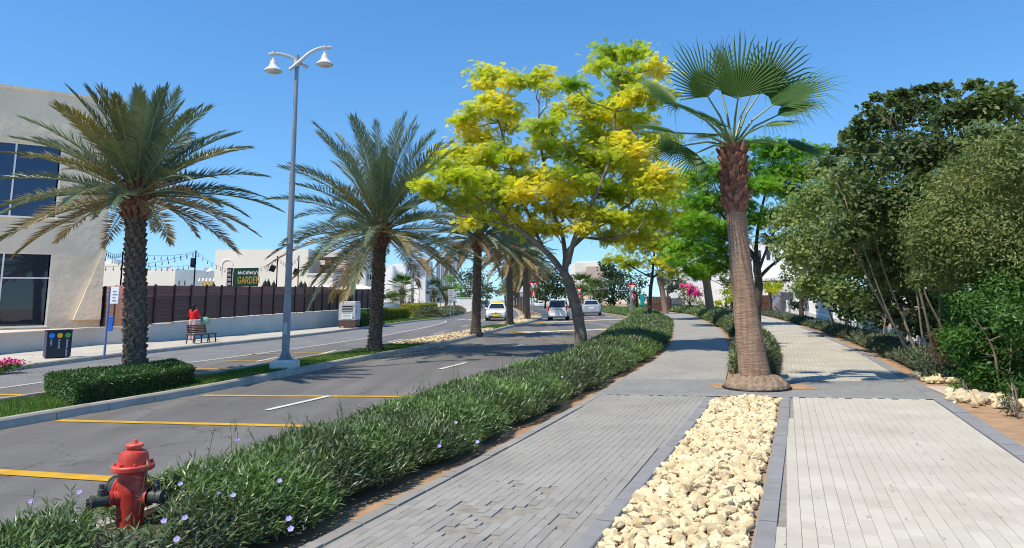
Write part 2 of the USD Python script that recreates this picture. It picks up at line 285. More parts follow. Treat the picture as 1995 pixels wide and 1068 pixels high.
DRY_L = leafmat('dry_leaf', [(0, (.09, .05, .03)), (.6, (.17, .10, .055)), (1, (.15, .17, .05))], .7, .2, 1., .4)
DRK_L = leafmat('dark_leaf', [(0, (.022, .045, .014)), (.6, (.055, .095, .028)), (1, (.12, .17, .05))], .45, .2, .25, .5)
GRY_L = leafmat('greyish_leaf', [(0, (.06, .08, .045)), (.6, (.12, .15, .085)), (1, (.22, .24, .15))], .5, .25, .4, .5)
RUE_L = leafmat('border_leaf', [(0, (.030, .042, .018)), (.35, (.085, .115, .048)), (.7, (.13, .225, .05)), (1, (.24, .34, .08))], .38, .25, 1.1, .55, spec=.5)
HEDGE_L = leafmat('clipped_leaf', [(0, (.022, .055, .014)), (.6, (.055, .125, .022)), (1, (.11, .20, .035))], .4, .28, 1.5, .35)
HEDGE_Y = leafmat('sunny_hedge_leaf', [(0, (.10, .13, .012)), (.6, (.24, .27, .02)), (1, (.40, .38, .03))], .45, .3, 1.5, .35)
GRASS_L = leafmat('lawn_blade', [(0, (.045, .10, .012)), (.6, (.085, .17, .018)), (1, (.17, .23, .035))], .5, .3, .6, .5)
LAWN_B = mat('lawn_base', (.05, .09, .018), .95, scale=3., col2=(.12, .16, .035), bump=.8, bscale=60.)
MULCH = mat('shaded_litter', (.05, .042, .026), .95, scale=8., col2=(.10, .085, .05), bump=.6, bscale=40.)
LILAC = mat('lilac_petal', (.36, .31, .66), .6, var=.2)
PINK = mat('pink_petal', (.62, .03, .16), .6, scale=8., col2=(.72, .08, .28))

# ---------------------------------------------------------------- plan: edges as x(Y)
def edge(*pts):
    a = np.array(sorted(pts, key=lambda p: p[1])); f = PchipInterpolator(a[:, 1], a[:, 0], extrapolate=True); lo, hi = a[0, 1], a[-1, 1]
    return lambda y: f(np.clip(y, lo, hi))
medR = edge((-10.2, -2), (-8.9, 5), (-7.47, 10.9), (-6.2, 15.1), (-5.5, 18.2), (-4.6, 22.4), (-3.55, 26.6), (-1.8, 36), (-.45, 46), (1.3, 57), (2.7, 70), (3.1, 85), (3.0, 110), (2.2, 150), (-.6, 200), (-7, 270))
medL = edge((-12.8, -2), (-11.4, 5), (-9.6, 12.5), (-8.6, 15.5), (-7.4, 18.2), (-6.6, 22), (-5.7, 26), (-4.4, 33), (-3.0, 40), (-1.7, 48), (-.6, 58), (.3, 70), (.6, 85), (.5, 110), (-.4, 150), (-3.6, 200), (-10, 270))
kerbL = edge((-14.0, -2), (-13.9, 15), (-13.84, 20), (-13.5, 26), (-12.7, 30.4), (-11.4, 36.9), (-9.9, 49.7), (-8.7, 63), (-7.0, 74), (-6.4, 90), (-6.8, 120), (-8.4, 160), (-12, 210), (-19, 270))
kerbR = edge((-5.2, -2), (-3.3, 5.5), (-2.3, 9), (-1.3, 12.5), (-.6, 14.5), (.9, 19.4), (1.6, 22), (2.9, 28), (5.0, 39), (7.3, 50), (9.5, 60), (10.6, 70), (10.9, 90), (10.4, 120), (9, 160), (5, 220), (-1, 280))
pL0 = edge((-4.1, -2), (-1.51, 5.25), (-.55, 7.74), (.69, 11.1), (2.33, 15.86), (4.45, 22.2), (8.86, 40.7), (11.3, 52), (13.3, 64), (15.6, 80), (16.6, 100), (16, 130), (13, 180), (7, 260))
pL1 = edge((-2.35, -2), (.53, 5.19), (3.36, 12.49), (4.3, 15.15), (7.0, 24.07), (11.16, 40), (13.6, 52), (16, 64), (18.6, 80), (19.6, 100), (19, 130), (16, 180), (10, 260))
pR0 = edge((-1.2, -2), (1.56, 5.14), (4.30, 12.1), (5.55, 15.5), (8.3, 23), (13.6, 42), (16.4, 52), (19.4, 64), (22.4, 80), (24, 100), (24, 130), (22, 180), (16, 260))
pR1 = edge((1.75, -2), (5.62, 8.34), (6.98, 11.98), (10.2, 21.2), (13.9, 33.2), (16.4, 42), (19.0, 52), (22, 64), (25, 80), (26.6, 100), (26.6, 130), (24.6, 180), (18.6, 260))
wallL = edge((-18.1, -2), (-18.0, 26), (-17.62, 31.0), (-16.75, 32.2), (-15.5, 38), (-13.95, 45.4), (-12.75, 52), (-11.9, 58), (-11.3, 62), (-11, 75), (-12, 120), (-16, 180), (-24, 270))
def strip(fa, fb, y0, y1, z, n=60, skirt=0., pw=1.6):
    ys = y0 + (y1 - y0) * np.linspace(0, 1, n) ** pw
    a = np.stack([fa(ys), ys, np.full(n, z)], 1); b = np.stack([fb(ys), ys, np.full(n, z)], 1); m = MB()
    def band(p, q):
        i = np.arange(n - 1); m.add(np.vstack([p, q]), np.stack([i, n + i, n + i + 1, i + 1], 1))
    band(a, b)
    if skirt:
        d = np.array([0, 0, -skirt]); band(a + d, a); band(b, b + d)
    return m
off = lambda f, d: (lambda y: f(y) + d)
ZR = -.12
gm = MB(); gm.quad((-1500, -300, -.17), (1500, -300, -.17), (1500, 3000, -.17), (-1500, 3000, -.17))
obj('ground', gm, SAND, kind='structure')
road = obj('road', strip(kerbL, kerbR, -2, 270, ZR, 120), ASPHALT, kind='structure')
# lay-by paved in grey, inside the white edge line
wl = edge((-11.9, -2), (-11.8, 10), (-11.25, 16.2), (-10.5, 20), (-9.6, 24), (-8.6, 28.5), (-6.95, 38.5), (-6.05, 50), (-5.75, 60), (-6.6, 70))
obj('layby_paving', strip(off(kerbL, .02), off(wl, -.06), -2, 68, ZR + .004, 60), LAY, road)
for y0, y1, w in ((-2, 66, .055),):
    obj('edge_line', strip(off(wl, -w), off(wl, w), y0, y1, ZR + .008, 60), WHITE_P, road)
DUST = usdkit.material(stage, '/World/Looks/gutter_dust', {'g': ('geometry', {}), 'n': ('noise_texture', {'scale': 2.2, 'detail': 8., 'roughness': .7}), 'r': ('map_range', {'from_min': .42, 'from_max': .72, 'to_max': .7, 'clamp': True}), 'd': ('principled_bsdf', {'base_color': (.27, .235, .19), 'roughness': .95, 'specular_ior_level': .1}), 't': ('transparent_bsdf', {}), 'm': ('mix_closure', {})},
    [('g.position', 'n.vector'), ('n.fac', 'r.value'), ('r.result', 'm.fac'), ('t.BSDF', 'm.closure1'), ('d.BSDF', 'm.closure2')], surface='m.closure')
for f, a, b in ((medR, .005, .34), (medR, .005, .16), (kerbL, .005, .3), (kerbR, -.3, -.005)):
    obj('gutter_dust', strip(off(f, a), off(f, b), 4, 70, ZR + (.0035 if b - a > .2 else .0055), 60), DUST, road)
def mark(name, a, b, w, m, z=ZR + .008):
    a, b = np.array(a, float), np.array(b, float); d = unit(b - a); s = np.array([-d[1], d[0]]) * w / 2
    q = MB(); q.quad(*[(*p, z) for p in (a + s, a - s, b - s, b + s)]); return obj(name, q, m, road)
def mpx(name, p0, p1, w, m, z=ZR + .008): return mark(name, G(*p0, ZR)[:2], G(*p1, ZR)[:2], w, m, z)
for p0, p1, w in (((-250, 905), (330, 941), .2), ((112, 820), (640, 832), .17), ((395, 771), (860, 774), .17), ((560, 747), (740, 736), .12)):
    if p0[1] != 747: mpx('yellow_line', p0, p1, w, YELLOW)
for p0, p1 in (((-120, 769), (108, 770)), ((120, 741), (215, 740)), ((288, 720), (540, 718)), ((395, 705), (625, 700)), ((480, 691), (690, 685))):
    mpx('yellow_line', p0, p1, .17, YELLOW)
for v0, v1, w in ((671, 667, .12), (662, 658, .12), (656, 651, .14)):
    mpx('yellow_line', (900 + (672 - v0) * 3, v0), (1190, v1), w, YELLOW)
for p0, p1 in (((520, 800), (643, 772)), ((857, 720), (908, 707)), ((1000, 677), (1021, 671)), ((1076, 652), (1092, 646.5))):
    mpx('lane_dash', p0, p1, .12, WHITE_P, ZR + .012)
for p0, p1 in (((500, 705), (540, 697)), ((618, 692), (655, 683)), ((757, 667), (786, 661)), ((845, 651), (865, 647)), ((900, 637), (912, 634))):
    mpx('lane_dash', p0, p1, .11, WHITE_P, ZR + .012)
def hump(pa, pb, n, w):
    a, b = G(*pa, ZR)[:2], G(*pb, ZR)[:2]
    for k in range(n):
        mark('hump_stripe_yellow' if k % 2 == 0 else 'hump_stripe_white', a + (b - a) * (k + .02) / n, a + (b - a) * (k + .98) / n, w, YELLOW if k % 2 == 0 else WHITE_P)
hump((1000, 648.5), (1196, 641), 11, 1.3); hump((1047, 628.5), (1224, 621.5), 13, 1.5)
for u in (1062, 1090, 1120, 1150, 1180): mpx('crossing_bar', (u, 617), (u + 12, 616.6), .9, WHITE_P)
for u in (893, 912, 940): mpx('crossing_bar', (u, 624), (u + 11, 623), .8, WHITE_P)
mpx('hump_stripe_yellow', (905, 613), (952, 612), .8, YELLOW); mpx('hump_stripe_white', (952, 612), (985, 609), .8, WHITE_P)

# the raised ground on both sides
med = obj('median', strip(off(medL, .12), off(medR, -.12), -2, 262, -.02, 110, .12), SOIL, kind='structure')
side = obj('sidewalk', strip(off(wallL, 0), off(kerbL, -.12), -2, 62, 0, 60, .12), SIDEWALK, kind='structure')
obj('verge', strip(off(kerbL, -80), off(kerbL, -.12), 62.01, 262, -.02, 60, .1), SAND, kind='structure')
obj('planting_bed', strip(off(kerbR, .14), pL0, -2, 262, -.03, 90, .1), SOIL, kind='structure')
obj('planting_bed', strip(pL1, pR0, 12.2, 262, -.03, 90, .1), SOIL, kind='structure')
bedR = obj('planting_bed', strip(pR1, off(pR1, 60), -2, 262, -.03, 90, .1), SOIL, kind='structure')

def kerb(name, f, y0, y1, L, w, h, m, ztop, side_, parent=None, lim=300, zb=None, chamf=.03):
    """Kerb stones laid end to end along x = f(Y); those past lim in one part."""
    st = parent or None
    zb = ztop - h if zb is None else zb
    ys = [y0]; 
    while ys[-1] < y1:
        y = ys[-1]; dx = (f(y + .05) - f(y)) / .05; ys.append(y + L / math.hypot(1, float(dx)) * (1 if y < 60 else 2))
    rest = MB(); k = 0
    rng = random.Random(len(ys))
    for a, b in zip(ys[:-1], ys[1:]):
        a_, b_ = a + .006, b - .006
        xa, xb = float(f(a_)), float(f(b_)); t = unit(np.array([xb - xa, b_ - a_])); n = np.array([t[1], -t[0]]) * side_
        dz = rng.uniform(-.004, .004)
        A, B = np.array([xa, a_]), np.array([xb, b_])
        prof = [(0, zb), (.02, ztop - chamf + dz), (.02 + chamf, ztop + dz), (w, ztop + dz), (w, zb)]
        q = MB(); q.hexa([(*(A + n * p), z) for p, z in prof], [(*(B + n * p), z) for p, z in prof])
        if k < lim: obj(name, q, m, parent)
        else: rest.add(*q.get())
        k += 1
    if rest.n: obj(name + '_far', rest, m, parent, kind='stuff')
kerb('kerb_stone', medR, 4, 262, 1.0, .16, .16, KERB, .03, -1, med, 70)
kerb('kerb_stone', medL, 8, 262, 1.0, .16, .16, KERB, .03, 1, med, 110)
kerb('kerb_stone', kerbL, 12, 262, 1.0, .16, .16, KERB, .02, -1, side, 60)
obj('road_kerb', strip(kerbR, off(kerbR, .14), -2, 40, .02, 60, .16), KERB, kind='structure')
rk = obj('road_kerb', strip(kerbR, off(kerbR, .14), 40.2, 262, .02, 60, .16), KERB, kind='structure')

# ---------------------------------------------------------------- footpaths, laid paver by paver near the camera
d_ = np.array([math.sin(TH), math.cos(TH)]); n_ = np.array([math.cos(TH), -math.sin(TH)])
yC = lambda x: 13.12 - (x - 1.6) * .21
HOLES = [(835, 987, 14, 6), (905, 992, 34, 11), (928, 1000, 22, 9), (955, 980, 17, 5), (1022, 994, 24, 12), (890, 1031, 42, 13), (945, 1017, 22, 9), (965, 1048, 13, 7), (1095, 1017, 22, 14), (1068, 953, 22, 7), (978, 951, 8, 4), (1004, 942, 14, 4), (1038, 959, 10, 3), (985, 1003, 22, 8), (925, 1040, 20, 8), (960, 1008, 15, 8), (980, 1015, 18, 6)]
def lay(path_prim, fa, fb, W, L, y0, m, holes=False, seed=1, lim=300, z=0., hgt=.05, ymax=None):
    rng = random.Random(seed); near, items = [], []
    corners = [np.array([f(y), y]) for f in (fa, fb) for y in (y0, 8., 14.)]
    t0, t1 = min(c @ n_ for c in corners) - .2, max(c @ n_ for c in corners) + .2
    s0, s1 = min(c @ d_ for c in corners) - .3, max(c @ d_ for c in corners) + .3
    for i in range(int((t1 - t0) / W) + 1):
        t = t0 + i * W; sh = (i % 2) * L / 2 + rng.uniform(-.006, .006)
        for j in range(int((s1 - s0) / L) + 2):
            s = s0 + j * L - sh; c = d_ * (s + L / 2) + n_ * (t + W / 2)
            if c[1] < y0 or c[1] > (ymax or 99): continue
            sl = .5 * W / n_[0]
            xa, xb = float(fa(c[1])), float(fb(c[1]))
            if c[0] < xa + .3 * W or c[0] > xb - .3 * W: continue
            if c[1] > yC(c[0]) - .06: continue
            items.append((np.hypot(c[0] - .5, c[1]), s, t, c))
    items.sort(key=lambda q: q[0]); rest = MB(); worn = []
    for k, (_, s, t, c) in enumerate(items):
        g, ch = .0011, .002
        zt = z + rng.uniform(-.0018, .0018); mm = m; low = False
        if holes:
            u, v = prj((*c, z))
            if any(((u - a) / p) ** 2 + ((v - b) / q) ** 2 < 1 for a, b, p, q in HOLES): low = True
        if low: zt = z - .017 - rng.random() * .006
        ring = lambda e, zz: [(*(d_ * (s + a * (L - 2 * g - 2 * e) / 2 + L / 2) + n_ * (t + b * (W - 2 * g - 2 * e) / 2 + W / 2)), zz) for a, b in ((-1, -1), (-1, 1), (1, 1), (1, -1))]
        tilt = np.array([rng.uniform(-.001, .001) for _ in range(4)])
        q = MB(); lo, mid, top = ring(0, zt - hgt), ring(0, zt - ch), ring(ch, zt)
        top = [(x, y, zz + e) for (x, y, zz), e in zip(top, tilt)]
        v = np.array(mid + top + lo)
        f = [(0, 4, 5, 1), (1, 5, 6, 2), (2, 6, 7, 3), (3, 7, 4, 0), (4, 7, 6, 5), (8, 0, 1, 9), (9, 1, 2, 10), (10, 2, 3, 11), (11, 3, 0, 8)]
        f = [x[::-1] for x in f]; q.add(v, f)
        if low: obj('worn_paver', q, WORN, path_prim)
        elif k < lim: obj('paver', q, m, path_prim)
        else: rest.add(*q.get())
    if rest.n: obj('pavers_beyond', rest, m, path_prim, kind='stuff')
E_L, E_R = .14, .15     # edging widths
near1 = lambda f: f
pathL = obj('footpath', strip(pL0, pL1, -2, 14.2, -.012, 40, .15, 1.), JOINT, kind='structure')
pathR = obj('footpath', strip(off(pR0, .0), pR1, -2, 15.5, -.012, 40, .15, 1.), JOINT, kind='structure')
lay(pathL, off(pL0, E_L), off(pL1, -E_R), .08, .16, 4.2, PAV_G, True, 3)
lay(pathR, off(pR0, E_R), off(pR1, -.24), .10, .20, 4.2, PAV_C, False, 5)
kerb('edging_stone', pL0, 3.5, 13.0, .5, E_L, .1, PAV_G, .004, 1, pathL, 40, chamf=.008)
kerb('edging_stone', pL1, 3.5, 12.3, .6, E_R, .1, DKERB, .008, -1, pathL, 40, chamf=.008)
kerb('edging_stone', pR0, 3.5, 11.9, .6, E_R, .1, DKERB, .008, 1, pathR, 40, chamf=.008)
kerb('edging_stone', pR1, 5.5, 40, .6, .24, .1, DKERB, .006, -1, pathR, 60, chamf=.008)
# the grey band across both paths, and the paths beyond it
def band(name, e0, e1, z, m, parent=None, n=16, **kw):
    def xs(e):
        def sol(f):
            x = 2.
            for _ in range(30): x = float(f(yC(x) + e))
            return x
        return np.linspace(sol(off(pL0, .05)), sol(off(pR1, -.24)), n)
    q = MB(); rows = []
    for e in np.linspace(e0, e1, 6): x = xs(e); rows.append(np.stack([x, yC(x) + e, np.full(n, z)], 1))
    i, j = np.meshgrid(np.arange(5), np.arange(n - 1), indexing='ij'); q.add(np.vstack(rows), np.stack([i * n + j, i * n + j + 1, (i + 1) * n + j + 1, (i + 1) * n + j], -1).reshape(-1, 4)); return obj(name, q, m, parent, **kw)
BANDM = paving("band_paving", (.20, .198, .19), (.23, .228, .22), .1, .2, TH, (.26, .25, .23))
cross = band("cross_band", -.05, 2.6, .0, BANDM, kind="structure")
for k in range(28):
    x = 1.55 + k * .19; c = np.array([x + .095, yC(x + .095) + .02])
    q = MB(); q.box((c[0], c[1], -.02), (.185, .1, .055), math.atan(-.21), .004); obj('border_paver', q, PAV_D, cross)
obj('footpath', strip(pL0, pL1, 13.2, 262, -.004, 110, .15), PG_FAR, kind='structure')
obj('footpath', strip(pR0, pR1, 14.6, 262, -.006, 110, .15), PC_FAR, kind='structure')
# soil square at the foot of the fan palm
WB = G(1474, 757)          # the fan palm's base
q = MB(); 
for a, b in ((-.78, 1.02),): q.quad(*[(WB[0] + x, WB[1] + y - (x * .21), .006) for x, y in ((-.75, -.1), (1.0, -.1), (1.1, .75), (-.65, .75))])
obj('soil_square', q, SOIL, kind='structure')
# ---------------------------------------------------------------- stone bed between the paths
rng = np.random.default_rng(7)
def rocks(pts, size, name, parent, m, lim, seed, flat=.62):
    r = np.random.default_rng(seed); rest = MB(); order = np.argsort(pts[:, 1]); k = 0
    for i in order:
        p = unit(r.normal(size=(18, 3))) * r.uniform(.8, 1.06, (18, 1)); s = size * min(r.lognormal(0, .28), 1.7)
        hm = trimesh.convex.convex_hull(p * np.array([1, r.uniform(.6, .95), r.uniform(.5, .8)]) * s * .5)
        T = trimesh.transformations.euler_matrix(*r.uniform(-.5, .5, 2), r.uniform(0, 6.28)); v = np.array(hm.vertices) @ T[:3, :3].T + pts[i]
        if k < lim: obj(name, (v, np.array(hm.faces)), m, parent)
        else: rest.add(v, np.array(hm.faces))
        k += 1
    if rest.n: obj(name + 's_beyond', rest, m, parent, kind='stuff')
bed = obj('stone_bed', strip(pL1, pR0, -2, 12.5, -.055, 30, .1, 1.), SOIL, kind='structure')
pts = []
for y in np.arange(4.4, 12.35, .066):
    x0, x1 = pL1(y) + .045, pR0(y) - .03
    for x in np.arange(x0, x1, .072):
        pts.append((x + rng.uniform(-.035, .035), y + rng.uniform(-.035, .035), -.035 + .05 * math.sin(math.pi * np.clip((x - x0) / (x1 - x0), 0.08, .92)) ** .6 + rng.uniform(-.012, .022)))
pts = np.array(pts); pts = pts[pts[:, 1] < yC(pts[:, 0]) - .12]
rocks(pts, .112, 'stone', bed, ROCK, 300, 11)
# ---------------------------------------------------------------- planting along the road
def mound(fa, fb, y0, y1, h, dens, seed, leafL, leafW, keep=None):
    """Leaves on short stems over a mounded border between x = fa(Y) and fb(Y), with the shaded mass beneath."""
    r = np.random.default_rng(seed); P, D, N, L = [], [], [], []
    ys = np.arange(y0, y1, .5); cnt = [max(0, int(dens(y) * .5 * max(fb(y) - fa(y), .05))) for y in ys]
    Y = np.concatenate([r.uniform(y, y + .5, c) for y, c in zip(ys, cnt)]); t = r.uniform(0, 1, len(Y))
    xa, xb = fa(Y), fb(Y); X = xa + t * (xb - xa)
    top = h * (1 - np.abs(2 * t - 1) ** 3.2 * .75) * (.78 + .44 * meshkit.noise(np.stack([X * 1.1, Y * 1.1, X * 0], 1), seed))
    top *= np.clip((Y - y0) / .4, .3, 1) * np.clip((y1 - Y) / .4, .3, 1)
    u = r.random(len(Y)); Z = top * (1 - u ** 2 * .65) + np.where(r.random(len(Y)) < .03, r.uniform(0, .1, len(Y)), 0)
    az = r.uniform(0, 2 * np.pi, len(Y)); el = r.uniform(-.25, 1.15, len(Y))
    D = np.stack([np.cos(az) * np.cos(el), np.sin(az) * np.cos(el), np.sin(el)], 1)
    edge_out = (t - .5) * 2
    D[:, 0] += edge_out ** 3 * .8
    N = np.stack([-np.cos(az) * np.sin(el), -np.sin(az) * np.sin(el), np.cos(el)], 1) + r.normal(0, .3, (len(Y), 3))
    s = (Y > 14) * 1. + (Y > 25) * 1. + (Y > 45)
    m = MB(); LL = leafL * r.uniform(.6, 1.25, len(Y)) * (1 + .35 * s); WW = leafW * r.uniform(.7, 1.3, len(Y)) * (1 + .45 * s); P = np.stack([X, Y, Z], 1)
    if keep is not None: k_ = keep(P); P, D, N, LL, WW = P[k_], D[k_], N[k_], LL[k_], WW[k_]
    m.add(*leaves(P, D, N, LL, WW))
    n, k = max(8, int((y1 - y0) * 4)), 9
    yy = np.linspace(y0 + .06, y1 - .06, n); q = MB(); tt = np.linspace(.06, .94, k)
    gx = fa(yy)[:, None] + tt[None] * (fb(yy) - fa(yy))[:, None]; gy = np.repeat(yy[:, None], k, 1)
    gz = h * .66 * (1 - np.abs(2 * tt[None] - 1) ** 3) * (.6 + .6 * meshkit.noise(np.stack([gx * 2.5, gy * 2.5, gx * 0], -1), seed + 1)); gz[0] = gz[-1] = -.05
    if keep is not None: gz = np.where(np.hypot(gx - HYP[0], gy - HYP[1]) < .5, gz * .3, gz)
    i, j = np.meshgrid(np.arange(n - 1), np.arange(k - 1), indexing='ij')
    q.add(np.stack([gx, gy, gz], -1).reshape(-1, 3), np.stack([i * k + j, i * k + j + 1, (i + 1) * k + j + 1, (i + 1) * k + j], -1).reshape(-1, 4))
    return m, q
def tone(y, a=1.): return a
# the flowering border between the road and the footpath
bl, br = off(kerbR, .24), off(pL0, -.16)
brn = lambda y: br(y) - .0 - .06 * np.sin(np.asarray(y) * 2.1) - .05 * np.sin(np.asarray(y) * 5.3)
dens = lambda y: 3300 if y < 9 else 2300 if y < 14 else 1250 if y < 25 else 620 if y < 45 else 260
bo = thing('flowering_border', 'long low border of narrow leaved shrubs with lilac flowers between road and grey footpath', 'hedge')
HYP = G(249, 1052)
def clearing(P):
    d = unit(HYP[:2]); a = P[:, :2] @ d - HYP[:2] @ d; b = P[:, 0] * d[1] - P[:, 1] * d[0]
    return ~((np.hypot(a, b) < .13) | ((np.abs(b) < .2) & (a > -1.2) & (a < .1) & (P[:, 2] > .12 - a * .16)) | ((np.abs(b) < .34) & (a > -.8) & (a < .12) & (P[:, 2] > .20 - a * .15)))
m, q = mound(bl, brn, 2.2, 58, .40, lambda y: 1.3 * dens(y), 21, .096, .0175, clearing)
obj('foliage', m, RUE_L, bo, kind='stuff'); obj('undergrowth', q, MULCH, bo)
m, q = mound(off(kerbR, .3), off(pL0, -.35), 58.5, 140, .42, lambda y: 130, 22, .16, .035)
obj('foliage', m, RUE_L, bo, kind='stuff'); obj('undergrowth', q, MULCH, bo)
rf = np.random.default_rng(5)
fpx = [(352, 944), (545, 938), (455, 966), (404, 958), (563, 1012), (567, 1032), (345, 1052), (62, 978), (155, 960), (463, 858), (640, 832), (642, 846), (611, 880), (695, 850), (640, 872), (930, 862), (856, 870), (888, 824), (890, 782), (361, 1010), (320, 1016), (400, 900), (1095, 735), (976, 768), (1056, 733), (425, 962)]
for (u, v) in fpx:
    zt = .37; c = G(u, v, zt); a = rf.uniform(0, 1.2); fl = MB()
    for k in range(5):
        g = a + k * 2 * np.pi / 5; dd = np.array([math.cos(g), math.sin(g) * .6 - .35, .55 * math.sin(g) + .35]); pp = leaves(c[None], dd[None], np.array([[0, -.7, .7]]), .023, .022, .1, mid=.6); fl.add(*pp)
    obj('flower', fl, LILAC, bo)
for (u, v, hh) in ((905, 782, .34), (690, 798, .3), (520, 850, .28), (775, 765, .26), (1010, 725, .2), (455, 860, .2)):
    pass
# tall shoots that stand out of the border
rs = np.random.default_rng(31); sh = MB()
for k in range(150):
    y = rs.uniform(4, 24); x = bl(y) + rs.uniform(.02, .95) * (brn(y) - bl(y)); z0 = .3; hh = rs.uniform(.12, .38)
    top = np.array([x + rs.uniform(-.08, .08), y + rs.uniform(-.08, .08), z0 + hh]); b0 = np.array([x, y, z0]); sh.tube([b0, (b0 + top) / 2 + rs.normal(0, .01, 3), top], [.003, .0025, .002], 4)
    for j in range(9):
        p = b0 + (top - b0) * rs.uniform(.3, 1); a = rs.uniform(0, 6.28); dd = np.array([math.cos(a), math.sin(a), rs.uniform(.2, 1.)])
        sh.add(*leaves(p[None], dd[None], np.array([[-math.cos(a) * .5, -math.sin(a) * .5, .8]]), rs.uniform(.05, .10), .011))
obj('tall_shoots', sh, RUE_L, bo, kind='stuff')

def turf(fa, fb, y0, y1, dens, seed, h=.06, w=.012, z=-.02):
    r = np.random.default_rng(seed); ys = np.arange(y0, y1, .5); Y = np.concatenate([r.uniform(y, y + .5, int(dens(y) * .5 * max(fb(y) - fa(y), .02))) for y in ys])
    t = r.random(len(Y)); X = fa(Y) + t * (fb(Y) - fa(Y)); a = r.uniform(0, 6.28, len(Y)); ln = r.uniform(.1, .9, len(Y)); s = 1 + (Y > 18) * .6 + (Y > 30)
    D = np.stack([np.cos(a) * ln, np.sin(a) * ln, np.ones(len(Y))], 1); m = MB()
    m.add(*leaves(np.stack([X, Y, np.full(len(Y), z)], 1), D, np.stack([np.cos(a), np.sin(a), a * 0], 1), h * r.uniform(.5, 1.3, len(Y)) * s ** .3, w * s, kind='tri')); return m
mL, mR = off(medL, .3), off(medR, -.32)
obj('lawn_soil', strip(mL, mR, 4, 28.5, -.008, 40), LAWN_B, kind='structure')
tag(obj('grass', turf(mL, mR, 4, 28.6, lambda y: 3000 if y < 16 else 1500, 41), GRASS_L), 'short green grass on the kerbed median', 'grass', kind='stuff')
# crushed white stone on the median beyond the second palm
r = np.random.default_rng(9); pts = []
for y in np.arange(28.8, 76, .16):
    for x in np.arange(mL(y), mR(y), .15):
        if 44 < y < 48 and r.random() < .8: continue
        pts.append((x + r.uniform(-.05, .05), y + r.uniform(-.06, .06), -.02 + r.uniform(0, .06)))
pts = np.array(pts); gmesh = MB()
for p in pts:
    q = unit(r.normal(size=(8, 3))) * np.array([.085, .085, .05]) * r.uniform(.7, 1.25); hm = trimesh.convex.convex_hull(q); gmesh.add(np.array(hm.vertices) + p, np.array(hm.faces))
tag(obj('gravel', gmesh, ROCK), 'white crushed stone covering the far part of the median', 'gravel', kind='stuff')
tag(obj('grass', turf(mL, mR, 43.5, 48.5, lambda y: 700, 42, .1, .03), GRASS_L), 'patch of grass around the fourth palm of the median', 'grass', kind='stuff')

# clipped hedges
def boxhedge(name, label, P, h, dens, seed, m, Lf=.045, Wf=.026, group=None, cat='hedge'):
    """Clipped hedge over the quadrilateral P (ground points): leaves over top and sides, dark core."""
    r = np.random.default_rng(seed); P = np.array(P, float)[:, :2]; t = thing(name, label, cat, (*P.mean(0), 0), group=group)
    def at(a, b): return (P[0] * (1 - a) + P[1] * a) * (1 - b) + (P[3] * (1 - a) + P[2] * a) * b
    A, Dn, Nn = [], [], []
    def face(n, fn):
        for _ in range(int(n)): p, nn = fn(); A.append(p); Nn.append(nn)
    e0, e1 = np.linalg.norm(P[1] - P[0]), np.linalg.norm(P[3] - P[0]); c = P.mean(0)
    def top(): a, b = r.random(2); q = at(a, b); return (*q, h * (.93 + .14 * meshkit.noise(np.array([[q[0] * 2, q[1] * 2, 0]]), seed)[0]) + r.normal(0, .02)), (r.normal(0, .35), r.normal(0, .35), 1)
    def edge_(k):
        def f():
            a = r.random(); p0, p1 = P[k], P[(k + 1) % 4]; q = p0 + (p1 - p0) * a; o = unit(q - c); tt = unit(p1 - p0); n = np.array([tt[1], -tt[0]]); n = n if n @ o > 0 else -n
            return (*(q + n * r.normal(-.01, .025)), h * r.uniform(.04, 1.)), (n[0] + r.normal(0, .3), n[1] + r.normal(0, .3), .5)
        return f
    face(dens * e0 * e1, top)
    for k, e in enumerate((e0, e1, e0, e1)): face(dens * e * h * 1.2, edge_(k))
    A, Nn = np.array(A), unit(np.array(Nn)); rd = unit(r.normal(size=A.shape)); D = unit(np.cross(Nn, rd) + Nn * r.uniform(.1, .8, (len(A), 1)))
    obj('foliage', MB().add(*leaves(A, D, Nn, Lf * r.uniform(.6, 1.4, len(A)), Wf)), m, t, kind='stuff')
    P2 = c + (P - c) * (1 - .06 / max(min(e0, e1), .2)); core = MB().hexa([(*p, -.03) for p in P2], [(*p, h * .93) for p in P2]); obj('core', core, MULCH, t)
    return t
K = lambda y, t, f=medR, d=.3: (f(y) - d - t * .97, y + t * .24, 0)
boxhedge('clipped_hedge', 'clipped dark green hedge around the foot of the nearest date palm', [(-7.3, 12.4, 0), (-6.72, 15.5, 0), (-8.1, 17.6, 0), (-9.1, 14.4, 0)], .33, 2600, 3, HEDGE_L, .05, .026)

